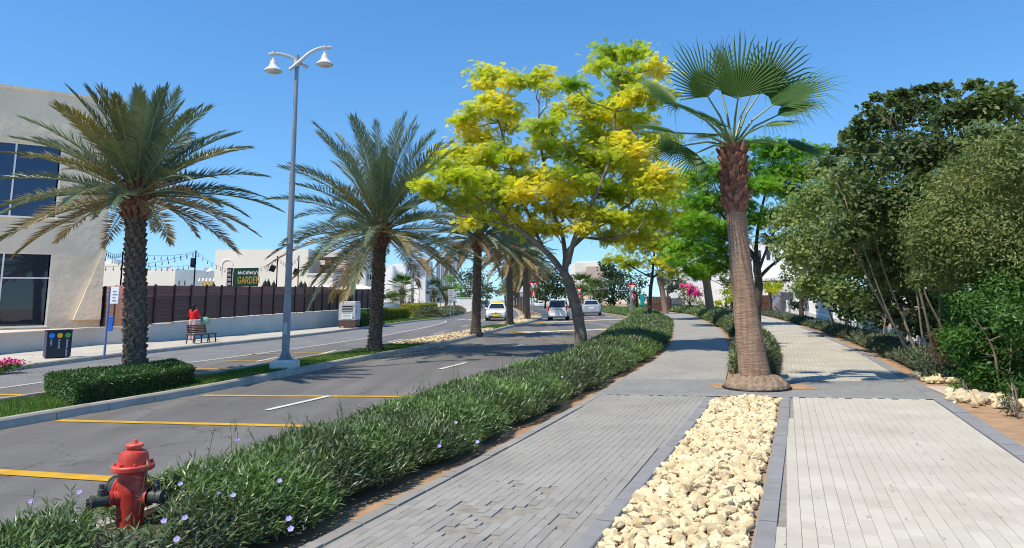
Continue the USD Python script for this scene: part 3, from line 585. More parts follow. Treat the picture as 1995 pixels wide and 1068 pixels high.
# ---------------------------------------------------------------- palms
def date_frond(o, az, el, L, r, droop, dens=46, wid=.034, fl=.42):
    n = 11; pts = [np.array(o, float)]; e = el; ds = L / (n - 1); tw = r.uniform(-.12, .12)
    for k in range(n - 1):
        s = (k + .5) / (n - 1); e_ = el - droop * s ** 1.7; a = az + tw * s * s
        pts.append(pts[-1] + ds * np.array([math.cos(a) * math.cos(e_), math.sin(a) * math.cos(e_), math.sin(e_)]))
    pts = np.array(pts); tg = unit(np.gradient(pts, axis=0)); rad = np.linspace(.03, .006, n); rach = MB().tube(pts, rad, 5, False)
    s = np.linspace(.16, .995, dens); x = s * (n - 1); i = np.minimum(x.astype(int), n - 2); f = (x - i)[:, None]
    c = pts[i] * (1 - f) + pts[i + 1] * f; t = unit(tg[i] * (1 - f) + tg[i + 1] * f); side = unit(np.cross(t, [0, 0, 1.])); up = np.cross(side, t); roll = r.uniform(-.5, .5)
    side, up = side * math.cos(roll) + up * math.sin(roll), up * math.cos(roll) - side * math.sin(roll)
    P, D, N, LL = [], [], [], []
    for sg in (-1, 1):
        a = np.interp(s, [.16, .6, 1], [1.15, .85, .35]) + r.normal(0, .09, dens); vv = np.interp(s, [.16, 1], [.65, .3]) + r.normal(0, .12, dens)
        d = t * np.cos(a)[:, None] + (side * sg * np.cos(vv)[:, None] + up * np.sin(vv)[:, None]) * np.sin(a)[:, None]; d[:, 2] -= .10
        P.append(c); D.append(d); N.append(up - side * sg * .4); LL.append(fl * np.interp(s, [.16, .3, .65, 1], [.5, .95, 1., .45]) * r.uniform(.85, 1.1, dens))
    m = MB().add(*leaves(np.vstack(P), np.vstack(D), np.vstack(N), np.concatenate(LL), wid, .35, mid=.35)); return rach, m
def bark(m, f, r0, z0, z1, per, step, r, out=.055, wd=.11, ht=.13, base=(0, 0, 0), lean=(0, 0)):
    """Cut leaf bases in a spiral up the trunk."""
    z = z0; row = 0
    while z < z1:
        for k in range(per):
            a = (k + .5 * (row % 2)) / per * 2 * np.pi + row * .13 + r.normal(0, .05); zz = z + r.normal(0, .012); tt = (zz - z0) / (z1 - z0); R_ = f(tt)
            c = np.array([base[0] + lean[0] * zz, base[1] + lean[1] * zz, zz]); n = np.array([math.cos(a), math.sin(a), 0]); s = np.array([-n[1], n[0], 0]); w, h, o = wd * r.uniform(.8, 1.15) / 2, ht * r.uniform(.8, 1.2), out * r.uniform(.5, 1.35)
            p = c + n * (R_ - .025); v = [p - s * w - [0, 0, h * .45], p + s * w - [0, 0, h * .45], p + s * w * .8 + n * o + [0, 0, h * .38], p - s * w * .8 + n * o + [0, 0, h * .38], p + [0, 0, h * .62] - s * w * .6, p + [0, 0, h * .62] + s * w * .6, p + n * o * .75 - [0, 0, h * .1]]
            m.add(v, np.array([(0, 1, 6), (1, 2, 6), (2, 3, 6), (3, 0, 6), (2, 5, 4), (2, 4, 3), (1, 5, 2), (0, 3, 4)]))
        z += step; row += 1
def date_palm(base, H, rt, L, nf, seed, label, group, lean=(0, 0), emin=-.55, dens=46, per=10, step=.105, drop=(.5, 1.15), detail=True, wid=.034, dry=.12, up=.8):
    r = np.random.default_rng(seed); t = thing('date_palm', label, 'palm tree', base, group=group); b = np.zeros(3)
    kw = dict(world=False)
    prof = lambda tt: rt * (1.06 - .14 * np.clip(tt, 0, 1)) + .10 * np.exp(-np.maximum(tt, 0) * 30)
    zs = np.linspace(-.1, H, 14); obj('trunk', MB().tube([(lean[0] * z, lean[1] * z, z) for z in zs], [prof(z / H) - .02 for z in zs], 16), BARK_D, t, smooth=True, **kw)
    m = MB(); bark(m, prof, rt, .02, H - .1, per, step, r, base=b, lean=lean); obj('trunk_scales', m, BARK_D, t, kind='stuff', **kw)
    top = np.array([lean[0] * H, lean[1] * H, H])
    m = MB(); m.lathe([(rt * .85, -.35), (rt * 1.25, 0), (rt * 1.35, .25), (rt * .9, .55), (.02, .75)], top, 14)
    bark(m, lambda tt: rt * (1.0 + .42 * math.sin(math.pi * min(max(tt, 0), 1) * .8)), rt, H - .3, H + .45, per + 3, .1, r, .12, .1, .22, base=b, lean=lean); obj('crown_base', m, BOOT if detail else BARK_D, t, **kw)
    for i in range(nf):
        f = (i + .5) / nf; el = 1.46 - (1.46 - emin) * f ** 1.05 + r.normal(0, .07); az = i * 2.39996 + r.normal(0, .12)
        o = top + [math.cos(az) * rt * (.25 + .75 * f), math.sin(az) * rt * (.25 + .75 * f), .5 - .42 * f]
        LL = L * np.interp(f, [0, .15, .45, .8, 1], [up, up * 1.08, .97, 1.04, .85]) * r.uniform(.9, 1.07)
        ra, m = date_frond(o, az, el, LL, r, drop[0] + (drop[1] - drop[0]) * f * r.uniform(.8, 1.2) if el > -.1 else .5, dens, wid, .16 * L)
        lm = DATE_D if (f > .8 and r.random() < dry * 3.2) else DATE_O if r.random() < (.02 + dry * f * .75) else DATE_G
        fr = obj('frond', m, lm, t, **kw); obj('rachis', ra, RACHIS, fr, **kw)
    return t
p1 = G(262, 738); h1 = V(262, 395, p1[1])[2]; x1 = V(262, 395, p1[1])[0]
GP = None
date_palm((p1[0], p1[1], 0), h1, .235, 2.85, 74, 101, 'tall date palm rising out of the clipped hedge on the median', None, lean=((x1 - p1[0]) / h1 * .9, 0), emin=-.30, dens=64, per=9, step=.115, drop=(.28, .62), dry=.22, wid=.034, up=.78)
p2 = G(730, 683); q2 = V(741, 462, p2[1])
date_palm((p2[0], p2[1], 0), q2[2], .22, 3.75, 84, 102, 'largest date palm standing on the grass tip behind the street lamp', None, lean=((q2[0] - p2[0]) / q2[2], 0), emin=-.62, dens=62, per=9, step=.115, drop=(.32, .9), dry=.22, wid=.036, up=1.0)
p3 = G(927, 652); q3 = V(931, 474, p3[1])
far_palm = date_palm((p3[0], p3[1], 0), q3[2], .21, 2.75, 66, 103, 'date palm rising from white gravel left of the taxi', None, lean=((q3[0] - p3[0]) / q3[2], 0), emin=-.55, dens=42, drop=(.4, .95), dry=.3, wid=.055, up=.95)
lbl = ['date palm with grass at its foot directly right of the taxi', 'date palm just left of the nearer red and white give way sign on the median']
for k, (u, v) in enumerate(((993, 633), (1028, 622.5))):
    g = G(u, v); dup(far_palm, (g[0], g[1], 0), 1.3 + k * 2.1, lbl[k], None, 1.02 + .03 * k)
ys = [76, 88, 100, 113, 126, 140, 155, 171, 190, 212]
for k, y in enumerate(ys):
    u = np.interp(y, [76, 100, 140, 212], [1024, 1017, 1006, 982]); x = (u - CX) / F_PX * y
    dup(far_palm, (x, y, 0), k * 1.7 + .4, ('sixth', 'seventh', 'eighth', 'ninth', 'tenth', 'eleventh', 'twelfth', 'thirteenth', 'fourteenth', 'fifteenth and last')[k] + ' date palm of the median row counting from the clipped hedge', 'far date palms of the median row', (.98, 1.05, .93)[k % 3])

def fan_leaf(hub, axis, normal, R, r, n=34, spread=1.3, droop=.09, cone=.12):
    hub = np.asarray(hub, float); ax = unit(axis); nm = unit(np.asarray(normal, float) - ax * np.dot(normal, ax)); sd = np.cross(ax, nm); m = MB(); pit = 2 * spread / n; R = R * 1.08
    V_, F_ = [], []
    for k in range(n):
        a = -spread + (k + .5) * pit; ln = R * (.40 + .62 * math.cos(a * .85)) * r.uniform(.93, 1.05)
        d0 = ax * math.cos(a) + sd * math.sin(a) + nm * cone; dl = ax * math.cos(a - pit / 2) + sd * math.sin(a - pit / 2) + nm * cone; dr = ax * math.cos(a + pit / 2) + sd * math.sin(a + pit / 2) + nm * cone
        mid = .40 * ln; tip = hub + d0 * ln; tip[2] -= droop * R * r.uniform(.5, 1.6) * (1 + 2.6 * math.sin(a / 2) ** 2 * 2); tip += r.normal(0, .03 * R, 3)
        q = hub + d0 * ln * .78; q[2] -= droop * R * .3; w = pit * mid * .27
        b = len(V_); V_ += [hub, hub + dl * mid * .98, hub + d0 * mid + nm * pit * mid * .55, hub + dr * mid * .98, q - unit(np.cross(nm, d0)) * w, q + unit(np.cross(nm, d0)) * w, tip]
        sgn = 1 if np.dot(dr - dl, np.cross(nm, d0)) > 0 else -1
        L_, R_ = (b + 4, b + 5) if sgn > 0 else (b + 5, b + 4)
        F_ += [(b, b + 1, b + 2), (b, b + 2, b + 3), (b + 1, L_, b + 2), (b + 2, L_, R_), (b + 2, R_, b + 3), (L_, b + 6, R_)]
    return m.add(V_, F_)
def fan_palm_crown(t, top, fans, r, mats, dens=27, world=True, nb=None):
    for (hub, axis, nm, R, lm) in fans:
        fr = obj('fan', fan_leaf(hub, axis, nm, R, r, dens), lm, t, world=world)
        mid = (np.asarray(top) + hub) / 2 + [0, 0, .10 * np.linalg.norm(np.asarray(hub) - top)]
        obj('petiole', MB().tube([top, mid, hub, np.asarray(hub) + unit(axis) * R * .12], [.028, .022, .014, .008], 6, False), PETIOLE, fr, world=world)
# the large fan palm between the two footpaths
rw = np.random.default_rng(77)
wp = thing('fan_palm', 'stout fan palm with reddish boots below its crown between the two footpaths', 'palm tree', (WB[0], WB[1], 0))
wy = WB[1] + .05
tr = [(1474, 752, .31), (1466, 700, .265), (1457, 640, .235), (1450, 580, .215), (1443, 520, .20), (1438, 460, .188), (1434, 420, .185), (1431, 370, .19), (1429, 320, .19), (1428, 290, .17)]
pts = [V(u, v, wy) for u, v, _ in tr]; pts[0] = np.array([pts[0][0], wy, -.05])
rr = np.array([a for *_, a in tr]); z = np.array([p[2] for p in pts]); zz = np.linspace(z[0], z[-1], 60); px_ = np.interp(zz, z, [p[0] for p in pts]); ra_ = np.interp(zz, z, rr) * (1 + .006 * np.sin(zz * 23) + rw.normal(0, .009, 60))
obj('trunk', MB().tube(np.stack([px_, np.full(60, wy), zz], 1), ra_, 26), BARK_W, wp, smooth=True)
zb0, zb1 = V(1434, 412, wy)[2], V(1428, 292, wy)[2]
zrow = zb0; row = 0
while zrow < zb1:
    for k in range(9):
        a = (k + .5 * (row % 2)) / 9 * 2 * np.pi + rw.normal(0, .1); cx = np.interp(zrow, z, [p[0] for p in pts]); n = np.array([math.cos(a), math.sin(a), 0]); s = np.array([-n[1], n[0], 0]); R_ = .185; w = .08 * rw.uniform(.8, 1.2); h = .20 * rw.uniform(.75, 1.3); o = rw.uniform(.05, .13)
        c = np.array([cx, wy, zrow + rw.normal(0, .02)]); p = c + n * R_
        lo = [p - s * w - n * .04, p + s * w - n * .04, p + s * w * .9 + n * .012, p - s * w * .9 + n * .012]; tw = rw.normal(0, .03)
        hi = [p + s * (tw - w * .42) + n * o * .8 + [0, 0, h], p + s * (tw + w * .42) + n * o * .8 + [0, 0, h * .95], p + s * (tw + w * .38) + n * (o + .02) + [0, 0, h * .9], p + s * (tw - w * .38) + n * (o + .02) + [0, 0, h * .93]]
        obj('leaf_base', MB().hexa(lo, hi), BOOT, wp)
    zrow += .095; row += 1
ctop = V(1428, 287, wy)
F_ = [  # hub u, v, depth, tip u, v, depth, facing, radius factor
    (1374, 178, -.25, 1322, 84, -.35, (.35, -1, .1), 1), (1439, 180, -.4, 1452, 64, -.5, (-.1, -1, .15), 1.0), (1487, 168, .05, 1566, 84, .1, (.7, -.25, .65), 1),
    (1513, 196, -.1, 1624, 150, -.25, (-.05, -.55, .85), 1.05), (1524, 218, -.35, 1618, 202, -.6, (-.1, -.45, .9), 1.0), (1494, 240, -.5, 1570, 246, -.9, (-.1, -.35, .95), .9),
    (1312, 198, -.1, 1230, 164, -.25, (.05, -.6, .8), 1.05), (1368, 222, -.6, 1292, 206, -.95, (.05, -.5, .85), 1.05), (1306, 256, -.3, 1222, 252, -.5, (.05, -.38, .95), 1.0),
    (1318, 284, .1, 1252, 314, .0, (.1, -.6, .8), .95), (1348, 300, -.5, 1324, 344, -.8, (.3, -.9, .3), .9), (1546, 280, .1, 1612, 306, .15, (-.05, -.5, .85), .95),
    (1404, 172, .35, 1404, 56, .6, (.8, -.55, .1), 1), (1468, 276, .5, 1498, 290, 1.0, (0, -.4, 1), .8), (1395, 258, .7, 1370, 278, 1.3, (0, -.4, 1), .85), (1466, 176, .4, 1500, 72, .8, (-.6, -.75, .2), .9), (1398, 240, -.75, 1352, 216, -1.25, (0, -.6, .8), .85)]
fans = []
for k, (u, v, dy, u2, v2, dy2, nm, sc) in enumerate(F_):
    a, b = V(u, v, wy + dy), V(u2, v2, wy + dy2); a = ctop + (a - ctop) * .9; fans.append((a, b - a, nm, np.clip(np.linalg.norm(b - a), .85, 1.3) * sc, FAN_L if k == 12 else FAN_G))
fan_palm_crown(wp, ctop, fans, rw, None)
m = MB(); n = 40; g = np.linspace(0, 2 * np.pi, n, endpoint=False); prof = [(.25, .235), (.31, .23), (.37, .215), (.43, .19), (.49, .15), (.54, .10), (.575, .055), (.58, .0), (.56, -.04)]
n = 72; g = np.linspace(0, 2 * np.pi, n, endpoint=False); v = []
for (r_, z_) in prof: v += [(WB[0] + .02 + math.cos(a) * (r_ * (.93 + .14 * meshkit.fbm(np.array([[math.cos(a) * 6, math.sin(a) * 6, z_ * 14]]), 3, 3)[0])), wy + math.sin(a) * r_, z_ + (.11 * (meshkit.fbm(np.array([[math.cos(a) * r_ * 16, math.sin(a) * r_ * 16, 2.]]), 3, 5)[0] - .5) if z_ > .05 else 0)) for a in g]
i, j = np.meshgrid(np.arange(8), np.arange(n), indexing='ij'); m.add(v, np.stack([i * n + (j + 1) % n, i * n + j, (i + 1) * n + j, (i + 1) * n + (j + 1) % n], -1).reshape(-1, 4))
obj('root_mound', m, ROOT, wp, smooth=50)
a = np.linspace(0, 2 * np.pi, 41); obj('mound_rim', MB().tube(np.stack([WB[0] + .02 + .60 * np.cos(a), wy + .60 * np.sin(a), np.full(41, .015)], 1), .018, 6), BLACK, wp)
def small_fan_palm(base, H, rt, R, nf, seed, label, lean=0., group=None):
    r = np.random.default_rng(seed); t = thing('small_fan_palm', label, 'palm tree', base, group=group); zs = np.linspace(-.1, H, 12)
    obj('trunk', MB().tube([(lean * z, 0, z) for z in zs], [rt * (1.25 - .25 * z / H) * (1.35 if z > H * .72 else 1) for z in zs], 12), BARK_W, t, smooth=True, world=False)
    m = MB(); bark(m, lambda tt: rt * 1.3, rt, H * .7, H, 8, .16, r, .12, .13, .25, base=(0, 0, 0), lean=(lean, 0)); obj('leaf_bases', m, BOOT, t, kind='stuff', world=False)
    fans = []; top = np.array([lean * H, 0, H])
    for i in range(nf):
        f = (i + .5) / nf; el = 1.35 - 1.75 * f; az = i * 2.39996; d = np.array([math.cos(az) * math.cos(el), math.sin(az) * math.cos(el), math.sin(el)]); hub = top + d * R * .95
        ax = d.copy(); ax[2] -= .35; fans.append((hub, ax, (-d[0] * .5, -d[1] * .5, 1), R * r.uniform(.85, 1.05), FAN_G if r.random() < .8 else FAN_L))
    fan_palm_crown(t, top, fans, r, None, 18, world=False); return t
# ---------------------------------------------------------------- broadleaved trees and shrubs
def crown_leaves(blobs, Y0, depth, seed, leaves_per, sub, kind, L, W, squash=.7, flat=.5, wander=.32, yline=None, droop=0.):
    """Leaves gathered in sub-clumps inside a crown; blobs are (u, v, radius px), each given its own distance."""
    r = np.random.default_rng(seed); C, P, Nn = [], [], []
    for k, (u, v, rp, *dz) in enumerate(blobs):
        y0 = yline(u) if yline else Y0; y = y0 + (dz[0] if dz else r.uniform(-depth, depth)); c = V(u, v, y); R = rp / F_PX * y; C.append((c, R))
        for _ in range(max(2, int(sub * (rp / 45.) ** 2))):
            d = unit(r.normal(size=3)) * R * r.uniform(.25, 1.) * np.array([1, 1, squash]); cc = c + d; n = int(leaves_per * r.uniform(.6, 1.4))
            o = r.normal(0, 1, (n, 3)) * wander * R * np.array([1, 1, .32 if flat > .58 else .7]); P.append(cc + o); nn = np.tile([0, 0, 1.], (n, 1)) * flat + unit(d)[None] * (1 - flat) + r.normal(0, .38, (n, 3)); Nn.append(nn)
    P, Nn = np.vstack(P), unit(np.vstack(Nn)); rd = unit(r.normal(size=P.shape)); D = unit(np.cross(Nn, rd)); D[:, 2] -= droop; n = len(P)
    if kind == 'pinnate':
        m = MB(); S = unit(np.cross(D, Nn)); A = []
        Lp = L * r.uniform(.7, 1.2, n)
        for j in range(6):
            s = (j + .8) / 6.5; base = P + D * (Lp * s)[:, None] - Nn * (.12 * Lp * s * s)[:, None]
            for sg in (-1, 1): A.append(leaves(base, S * sg + D * .55, Nn, Lp * .42 * math.sin(math.pi * (.2 + s * .7)), W, .1, mid=.5))
        for a in A: m.add(*a)
        return m, C
    return MB().add(*leaves(P, D, Nn, L * r.uniform(.6, 1.25, n), W * r.uniform(.7, 1.2, n), .16, kind)), C
def limb(pts, Y, r0, r1, m, seed=0, sides=8):
    """Limb through (u, v, distance offset) points; radii in metres."""
    P = np.array([V(u, v, Y + d) for u, v, d in pts]); n = max(6, len(P) * 4); t = np.linspace(0, 1, len(P)); tt = np.linspace(0, 1, n); Q = np.stack([PchipInterpolator(t, P[:, i])(tt) for i in range(3)], 1)
    Q += (meshkit.noise(np.stack([tt * 5, tt * 0 + seed, tt * 0], 1), seed)[:, None] - .5) * r0 * .5
    m.tube(Q, np.linspace(r0, r1, n) * (1 + .07 * np.sin(tt * 31 + seed)), sides); return Q
def twigs(C, knots, seed, r0, share=1.):
    """Thin branches from the limbs out to the clumps, forking at the end."""
    r = np.random.default_rng(seed); K_ = np.vstack(knots); m = MB()
    for c, R in C:
        if r.random() > share: continue
        d = np.linalg.norm(K_ - (c - [0, 0, R * .8]), axis=1); p = K_[np.argmin(d)]; mid = (p + c) / 2 + r.normal(0, .07, 3) * np.linalg.norm(c - p) - [0, 0, .06 * np.linalg.norm(c - p)]
        m.tube([p, (p + mid) / 2 + r.normal(0, .03, 3), mid, c], np.array([1, .8, .6, .35]) * r0, 5, False)
        for _ in range(4): e = c + unit(r.normal(size=3) + [0, 0, .7]) * R * .85; m.tube([mid * .3 + c * .7, (c + e) / 2 + r.normal(0, .04 * R, 3), e], np.array([.4, .25, .1]) * r0, 4, False)
    return m
# the yellow leaved tree growing out of the border
tb = G(1131, 684); TY = tb[1]
yt = thing('yellow_tree', 'tree with airy yellow leaves growing out of the border beside the road', 'tree', (tb[0], tb[1], 0))
m = MB(); k1 = limb([(1131, 700, 0), (1130, 650, 0), (1124, 600, 0), (1113, 560, 0), (1100, 528, 0)], TY, .205, .155, m, 1, 14)
fl = MB(); fl.lathe([(.30, -.1), (.23, .05), (.20, .25)], (tb[0], tb[1], 0), 14); obj('trunk', MB().add(*m.get()).add(*fl.get()), BARK_T, yt, smooth=True)
lims = [([(1103, 535, 0), (1060, 490, -.3), (1010, 445, -.6), (960, 405, -1.), (905, 370, -1.3)], .12), ([(1100, 530, 0), (1105, 495, .2), (1135, 462, .4), (1190, 425, .2), (1250, 370, 0), (1275, 300, -.3)], .115), ([(1103, 520, 0), (1098, 470, .6), (1075, 400, 1.2), (1062, 330, 1.4), (1050, 250, 1.6), (1050, 190, 1.7)], .09),
        ([(1108, 512, 0), (1125, 450, -.8), (1160, 380, -1.4), (1190, 300, -1.2), (1200, 210, -1.), (1215, 140, -.8)], .095), ([(1060, 490, -.3), (1030, 420, .6), (1000, 340, 1.), (975, 250, 1.2), (958, 185, 1.3)], .065), ([(1010, 445, -.6), (950, 430, -1.4), (890, 420, -2.)], .05), ([(1190, 425, .2), (1240, 430, 1.), (1290, 410, 1.6)], .055), ([(1135, 462, .4), (1190, 465, -1.), (1240, 450, -1.6)], .05)]
kn = [k1]
for k, (pp, rad) in enumerate(lims): lm = MB(); kn.append(limb(pp, TY, rad, .022, lm, k + 3)); obj('limb', lm, BARK_T, yt, smooth=True)
YB = [(1195, 108, 40), (1238, 98, 30), (1165, 128, 25), (1272, 135, 32), (1212, 150, 35), (960, 150, 38), (942, 172, 24), (1003, 158, 28), (1055, 148, 28), (1064, 172, 24), (958, 192, 25), (925, 215, 32), (905, 240, 28), (992, 214, 34), (1000, 242, 28), (1110, 165, 26), (1130, 198, 32), (1098, 216, 24), (1160, 228, 42), (1202, 200, 42), (1242, 190, 42), (1280, 182, 36), (1225, 242, 46), (1172, 272, 42), (1060, 250, 38), (1066, 286, 38), (930, 266, 42), (890, 300, 38), (950, 302, 46), (1002, 300, 32), (1122, 300, 38), (1180, 322, 46), (1240, 300, 46), (1280, 270, 38), (870, 330, 36), (838, 360, 26), (902, 350, 42), (952, 350, 42), (1012, 346, 40), (1062, 342, 36), (1112, 350, 42), (1162, 370, 42), (1222, 370, 50), (1282, 350, 46), (862, 376, 28), (906, 394, 36), (962, 396, 40), (1012, 400, 40), (1066, 400, 40), (1112, 410, 36), (1162, 420, 36), (1212, 430, 40), (1260, 420, 40), (1032, 440, 32), (1082, 445, 30), (1132, 446, 28), (1248, 458, 32), (982, 430, 28), (922, 430, 24), (1190, 465, 28), (1010, 372, 36), (1085, 372, 34), (1200, 275, 40), (1140, 330, 36), (935, 325, 36), (1250, 335, 40)]
m, C = crown_leaves(YB, TY, 2.1, 51, 34, 15, 'pinnate', .26, .046, .6, .76, .42)
obj('crown', m, YEL_L, yt, kind='stuff'); obj('twigs', twigs(C, kn, 52, .028), BARK_T, yt, kind='stuff')
# second yellow green tree farther along the border
tb = G(1267, 623); TY = tb[1]
t2 = thing('yellow_green_tree', 'yellow green tree with a dark slim trunk farther along the border', 'tree', (tb[0], tb[1], 0))
m = MB(); k1 = limb([(1266, 630, 0), (1266, 590, 0), (1269, 555, 0), (1271, 530, 0)], TY, .17, .12, m, 2, 10); obj('trunk', m, BARK_K, t2, smooth=True); kn = [k1]
for k, (pp, rad) in enumerate((([(1270, 540, 0), (1245, 528, .3), (1215, 510, .8)], .07), ([(1271, 535, 0), (1275, 490, 0), (1280, 430, .3), (1300, 370, .5)], .09), ([(1271, 542, 0), (1300, 520, -.8), (1335, 490, -1.4)], .07), ([(1271, 540, 0), (1300, 510, .5), (1330, 440, 1.)], .07))):
    lm = MB(); kn.append(limb(pp, TY, rad, .03, lm, k + 30)); obj('limb', lm, BARK_K, t2, smooth=True)
m, C = crown_leaves([(1290, 420, 45), (1230, 472, 36), (1270, 480, 38), (1320, 440, 45), (1204, 502, 24), (1240, 512, 26), (1290, 512, 28), (1328, 490, 32), (1310, 380, 40), (1350, 400, 36), (1255, 440, 40), (1300, 470, 34), (1345, 455, 34), (1275, 375, 35), (1335, 355, 34), (1215, 520, 18), (1310, 535, 18)], TY, 2.6, 61, 34, 17, 'pinnate', .42, .07, .55, .65, .38)
obj('crown', m, YGR_L, t2, kind='stuff'); obj('twigs', twigs(C, kn, 62, .03), BARK_K, t2, kind='stuff')
# tall bright green tree behind the fan palm
tb = G(1470, 634); TY = tb[1]
t3 = thing('green_tree', 'wide bright green tree with forking dark limbs behind the fan palm', 'tree', (tb[0], tb[1], 0))
m = MB(); k1 = limb([(1470, 645, 0), (1475, 600, 0), (1478, 560, 0), (1476, 525, 0), (1473, 500, 0)], TY, .30, .2, m, 4, 12); obj('trunk', m, BARK_K, t3, smooth=True); kn = [k1]
for k, (pp, rad) in enumerate((([(1477, 545, 0), (1500, 520, .3), (1525, 500, .5), (1550, 470, .6), (1580, 400, .5)], .12), ([(1474, 510, 0), (1476, 450, .2), (1490, 380, .4), (1510, 310, .6)], .13), ([(1474, 515, 0), (1440, 460, -.3), (1400, 410, -.6), (1370, 370, -.8)], .11), ([(1477, 530, 0), (1500, 470, -.8), (1530, 400, -1.4), (1550, 320, -1.6)], .1), ([(1474, 500, 0), (1420, 430, 1.), (1390, 350, 1.8)], .09))):
    lm = MB(); kn.append(limb(pp, TY, rad, .035, lm, k + 40)); obj('limb', lm, BARK_K, t3, smooth=True)
m, C = crown_leaves([(1400, 330, 45), (1370, 385, 45), (1502, 292, 42), (1548, 292, 36), (1465, 285, 30), (1520, 340, 46), (1570, 332, 36), (1480, 362, 42), (1382, 440, 48), (1344, 480, 38), (1402, 490, 42), (1482, 432, 42), (1532, 420, 40), (1572, 400, 40), (1502, 474, 30), (1352, 530, 28), (1415, 520, 26), (1440, 400, 40), (1440, 330, 40), (1360, 430, 36), (1420, 455, 36), (1380, 515, 30), (1545, 370, 38), (1590, 300, 26), (1350, 350, 34), (1325, 510, 24)], TY, 2.6, 71, 34, 17, 'pinnate', .42, .065, .55, .65, .38)
obj('crown', m, GRN_L, t3, kind='stuff'); obj('twigs', twigs(C, kn, 72, .035), BARK_K, t3, kind='stuff')
# round leaved shrub trees behind the right footpath
def bush(name, label, base_px, stems, blobs, yline, seed, lk, L, W, lm, n, sub, depth=1.2, bark_=STEM, flat=.5, wander=.34, squash=.85, droop=.15, cat='shrub', group=None, twig=.015, srad=.035):
    g = G(*base_px); t = thing(name, label, cat, (g[0], g[1], 0), group=group); kn = []
    for k, pp in enumerate(stems):
        m = MB(); kn.append(limb(pp, g[1], srad * (1.2 if k % 3 == 0 else .8), .012, m, k + seed, 7)); obj('stem', m, bark_, t, smooth=True)
    m, C = crown_leaves(blobs, None, depth, seed, n, sub, lk, L, W, squash, flat, wander, yline, droop); obj('crown', m, lm, t, kind='stuff')
    if kn: obj('twigs', twigs(C, kn, seed + 1, twig), bark_, t, kind='stuff')
    return t
bush('round_leaved_tree', 'tall many stemmed shrub tree with round dark leaves behind the right path', (1790, 700),
     [[(1795, 722, 0), (1760, 620, .2), (1720, 520, .4), (1690, 400, .5)], [(1790, 720, 0), (1745, 640, -.3), (1700, 530, -.4), (1650, 400, 0)], [(1810, 722, 0), (1790, 600, 0), (1770, 450, .3), (1760, 300, .4)], [(1825, 722, 0), (1800, 600, -.4), (1775, 500, -.5), (1740, 400, -.3)], [(1840, 724, 0), (1830, 600, .3), (1850, 420, .5), (1860, 280, .5)], [(1800, 722, .4), (1720, 600, .8), (1680, 520, 1.), (1640, 440, 1.2)], [(1850, 724, -.1), (1835, 640, -.5), (1800, 560, -.6), (1790, 480, -.6)], [(1780, 718, .2), (1735, 620, .1), (1700, 560, .1), (1675, 500, .1)], [(1860, 724, .4), (1880, 560, .5), (1920, 380, .5), (1940, 260, .6)]],
     [(1668, 236, 9), (1655, 262, 14), (1688, 206, 9), (1716, 190, 12), (1742, 182, 10), (1762, 180, 11), (1812, 172, 11), (1858, 182, 12), (1905, 172, 12), (1925, 176, 10), (1950, 178, 12), (1630, 292, 12), (1615, 312, 14), (1700, 302, 52), (1640, 500, 50), (1700, 600, 30, 3.), (1760, 560, 40, 3.), (1820, 520, 50), (1830, 600, 44, 2.), (1900, 480, 50), (1960, 440, 50), (1870, 440, 50), (1780, 630, 30, 3.), (1692, 392, 56), (1722, 232, 38), (1752, 302, 56), (1762, 212, 32), (1802, 212, 38), (1802, 292, 56), (1852, 222, 44), (1862, 292, 56), (1902, 206, 38), (1942, 212, 40), (1984, 206, 36), (1932, 282, 56), (1992, 272, 46), (1742, 392, 56), (1802, 382, 56), (1682, 482, 52), (1742, 462, 52), (1705, 540, 36), (1660, 360, 50), (1650, 440, 50), (1860, 360, 50), (1930, 350, 50), (1700, 214, 12), (1835, 174, 14), (1888, 168, 12), (1968, 166, 12), (1675, 255, 30), (1780, 440, 50), (1770, 500, 40), (1790, 180, 14), (1740, 196, 12), (2060, 260, 70), (2060, 380, 70)],
     lambda u: np.interp(u, [1640, 1990], [21, 16.5]), 81, 'round', .125, .12, HIB_L, 58, 13, 1.5, cat='tree')
bush('round_leaved_tree', 'second round leaved shrub tree farther back beside the low white fence', (1650, 652),
     [[(1655, 660, 0), (1640, 600, 0), (1610, 540, .2), (1595, 470, .3)], [(1660, 660, 0), (1655, 590, -.2), (1650, 520, -.2), (1620, 420, 0)], [(1668, 660, .2), (1675, 600, .2), (1690, 540, .3), (1690, 480, .4)], [(1628, 640, .5), (1605, 575, .5), (1590, 520, .5)]],
     [(1560, 420, 44), (1602, 380, 46), (1592, 460, 52), (1642, 342, 46), (1642, 420, 56), (1622, 512, 52), (1562, 502, 42), (1582, 556, 36), (1640, 560, 34), (1555, 470, 40), (1643, 262, 14), (1662, 290, 32), (1665, 500, 46), (1610, 330, 34), (1690, 580, 26)],
     lambda u: np.interp(u, [1550, 1700], [33, 26]), 83, 'round', .15, .14, HIB_L, 62, 16, 1.6, cat='tree')
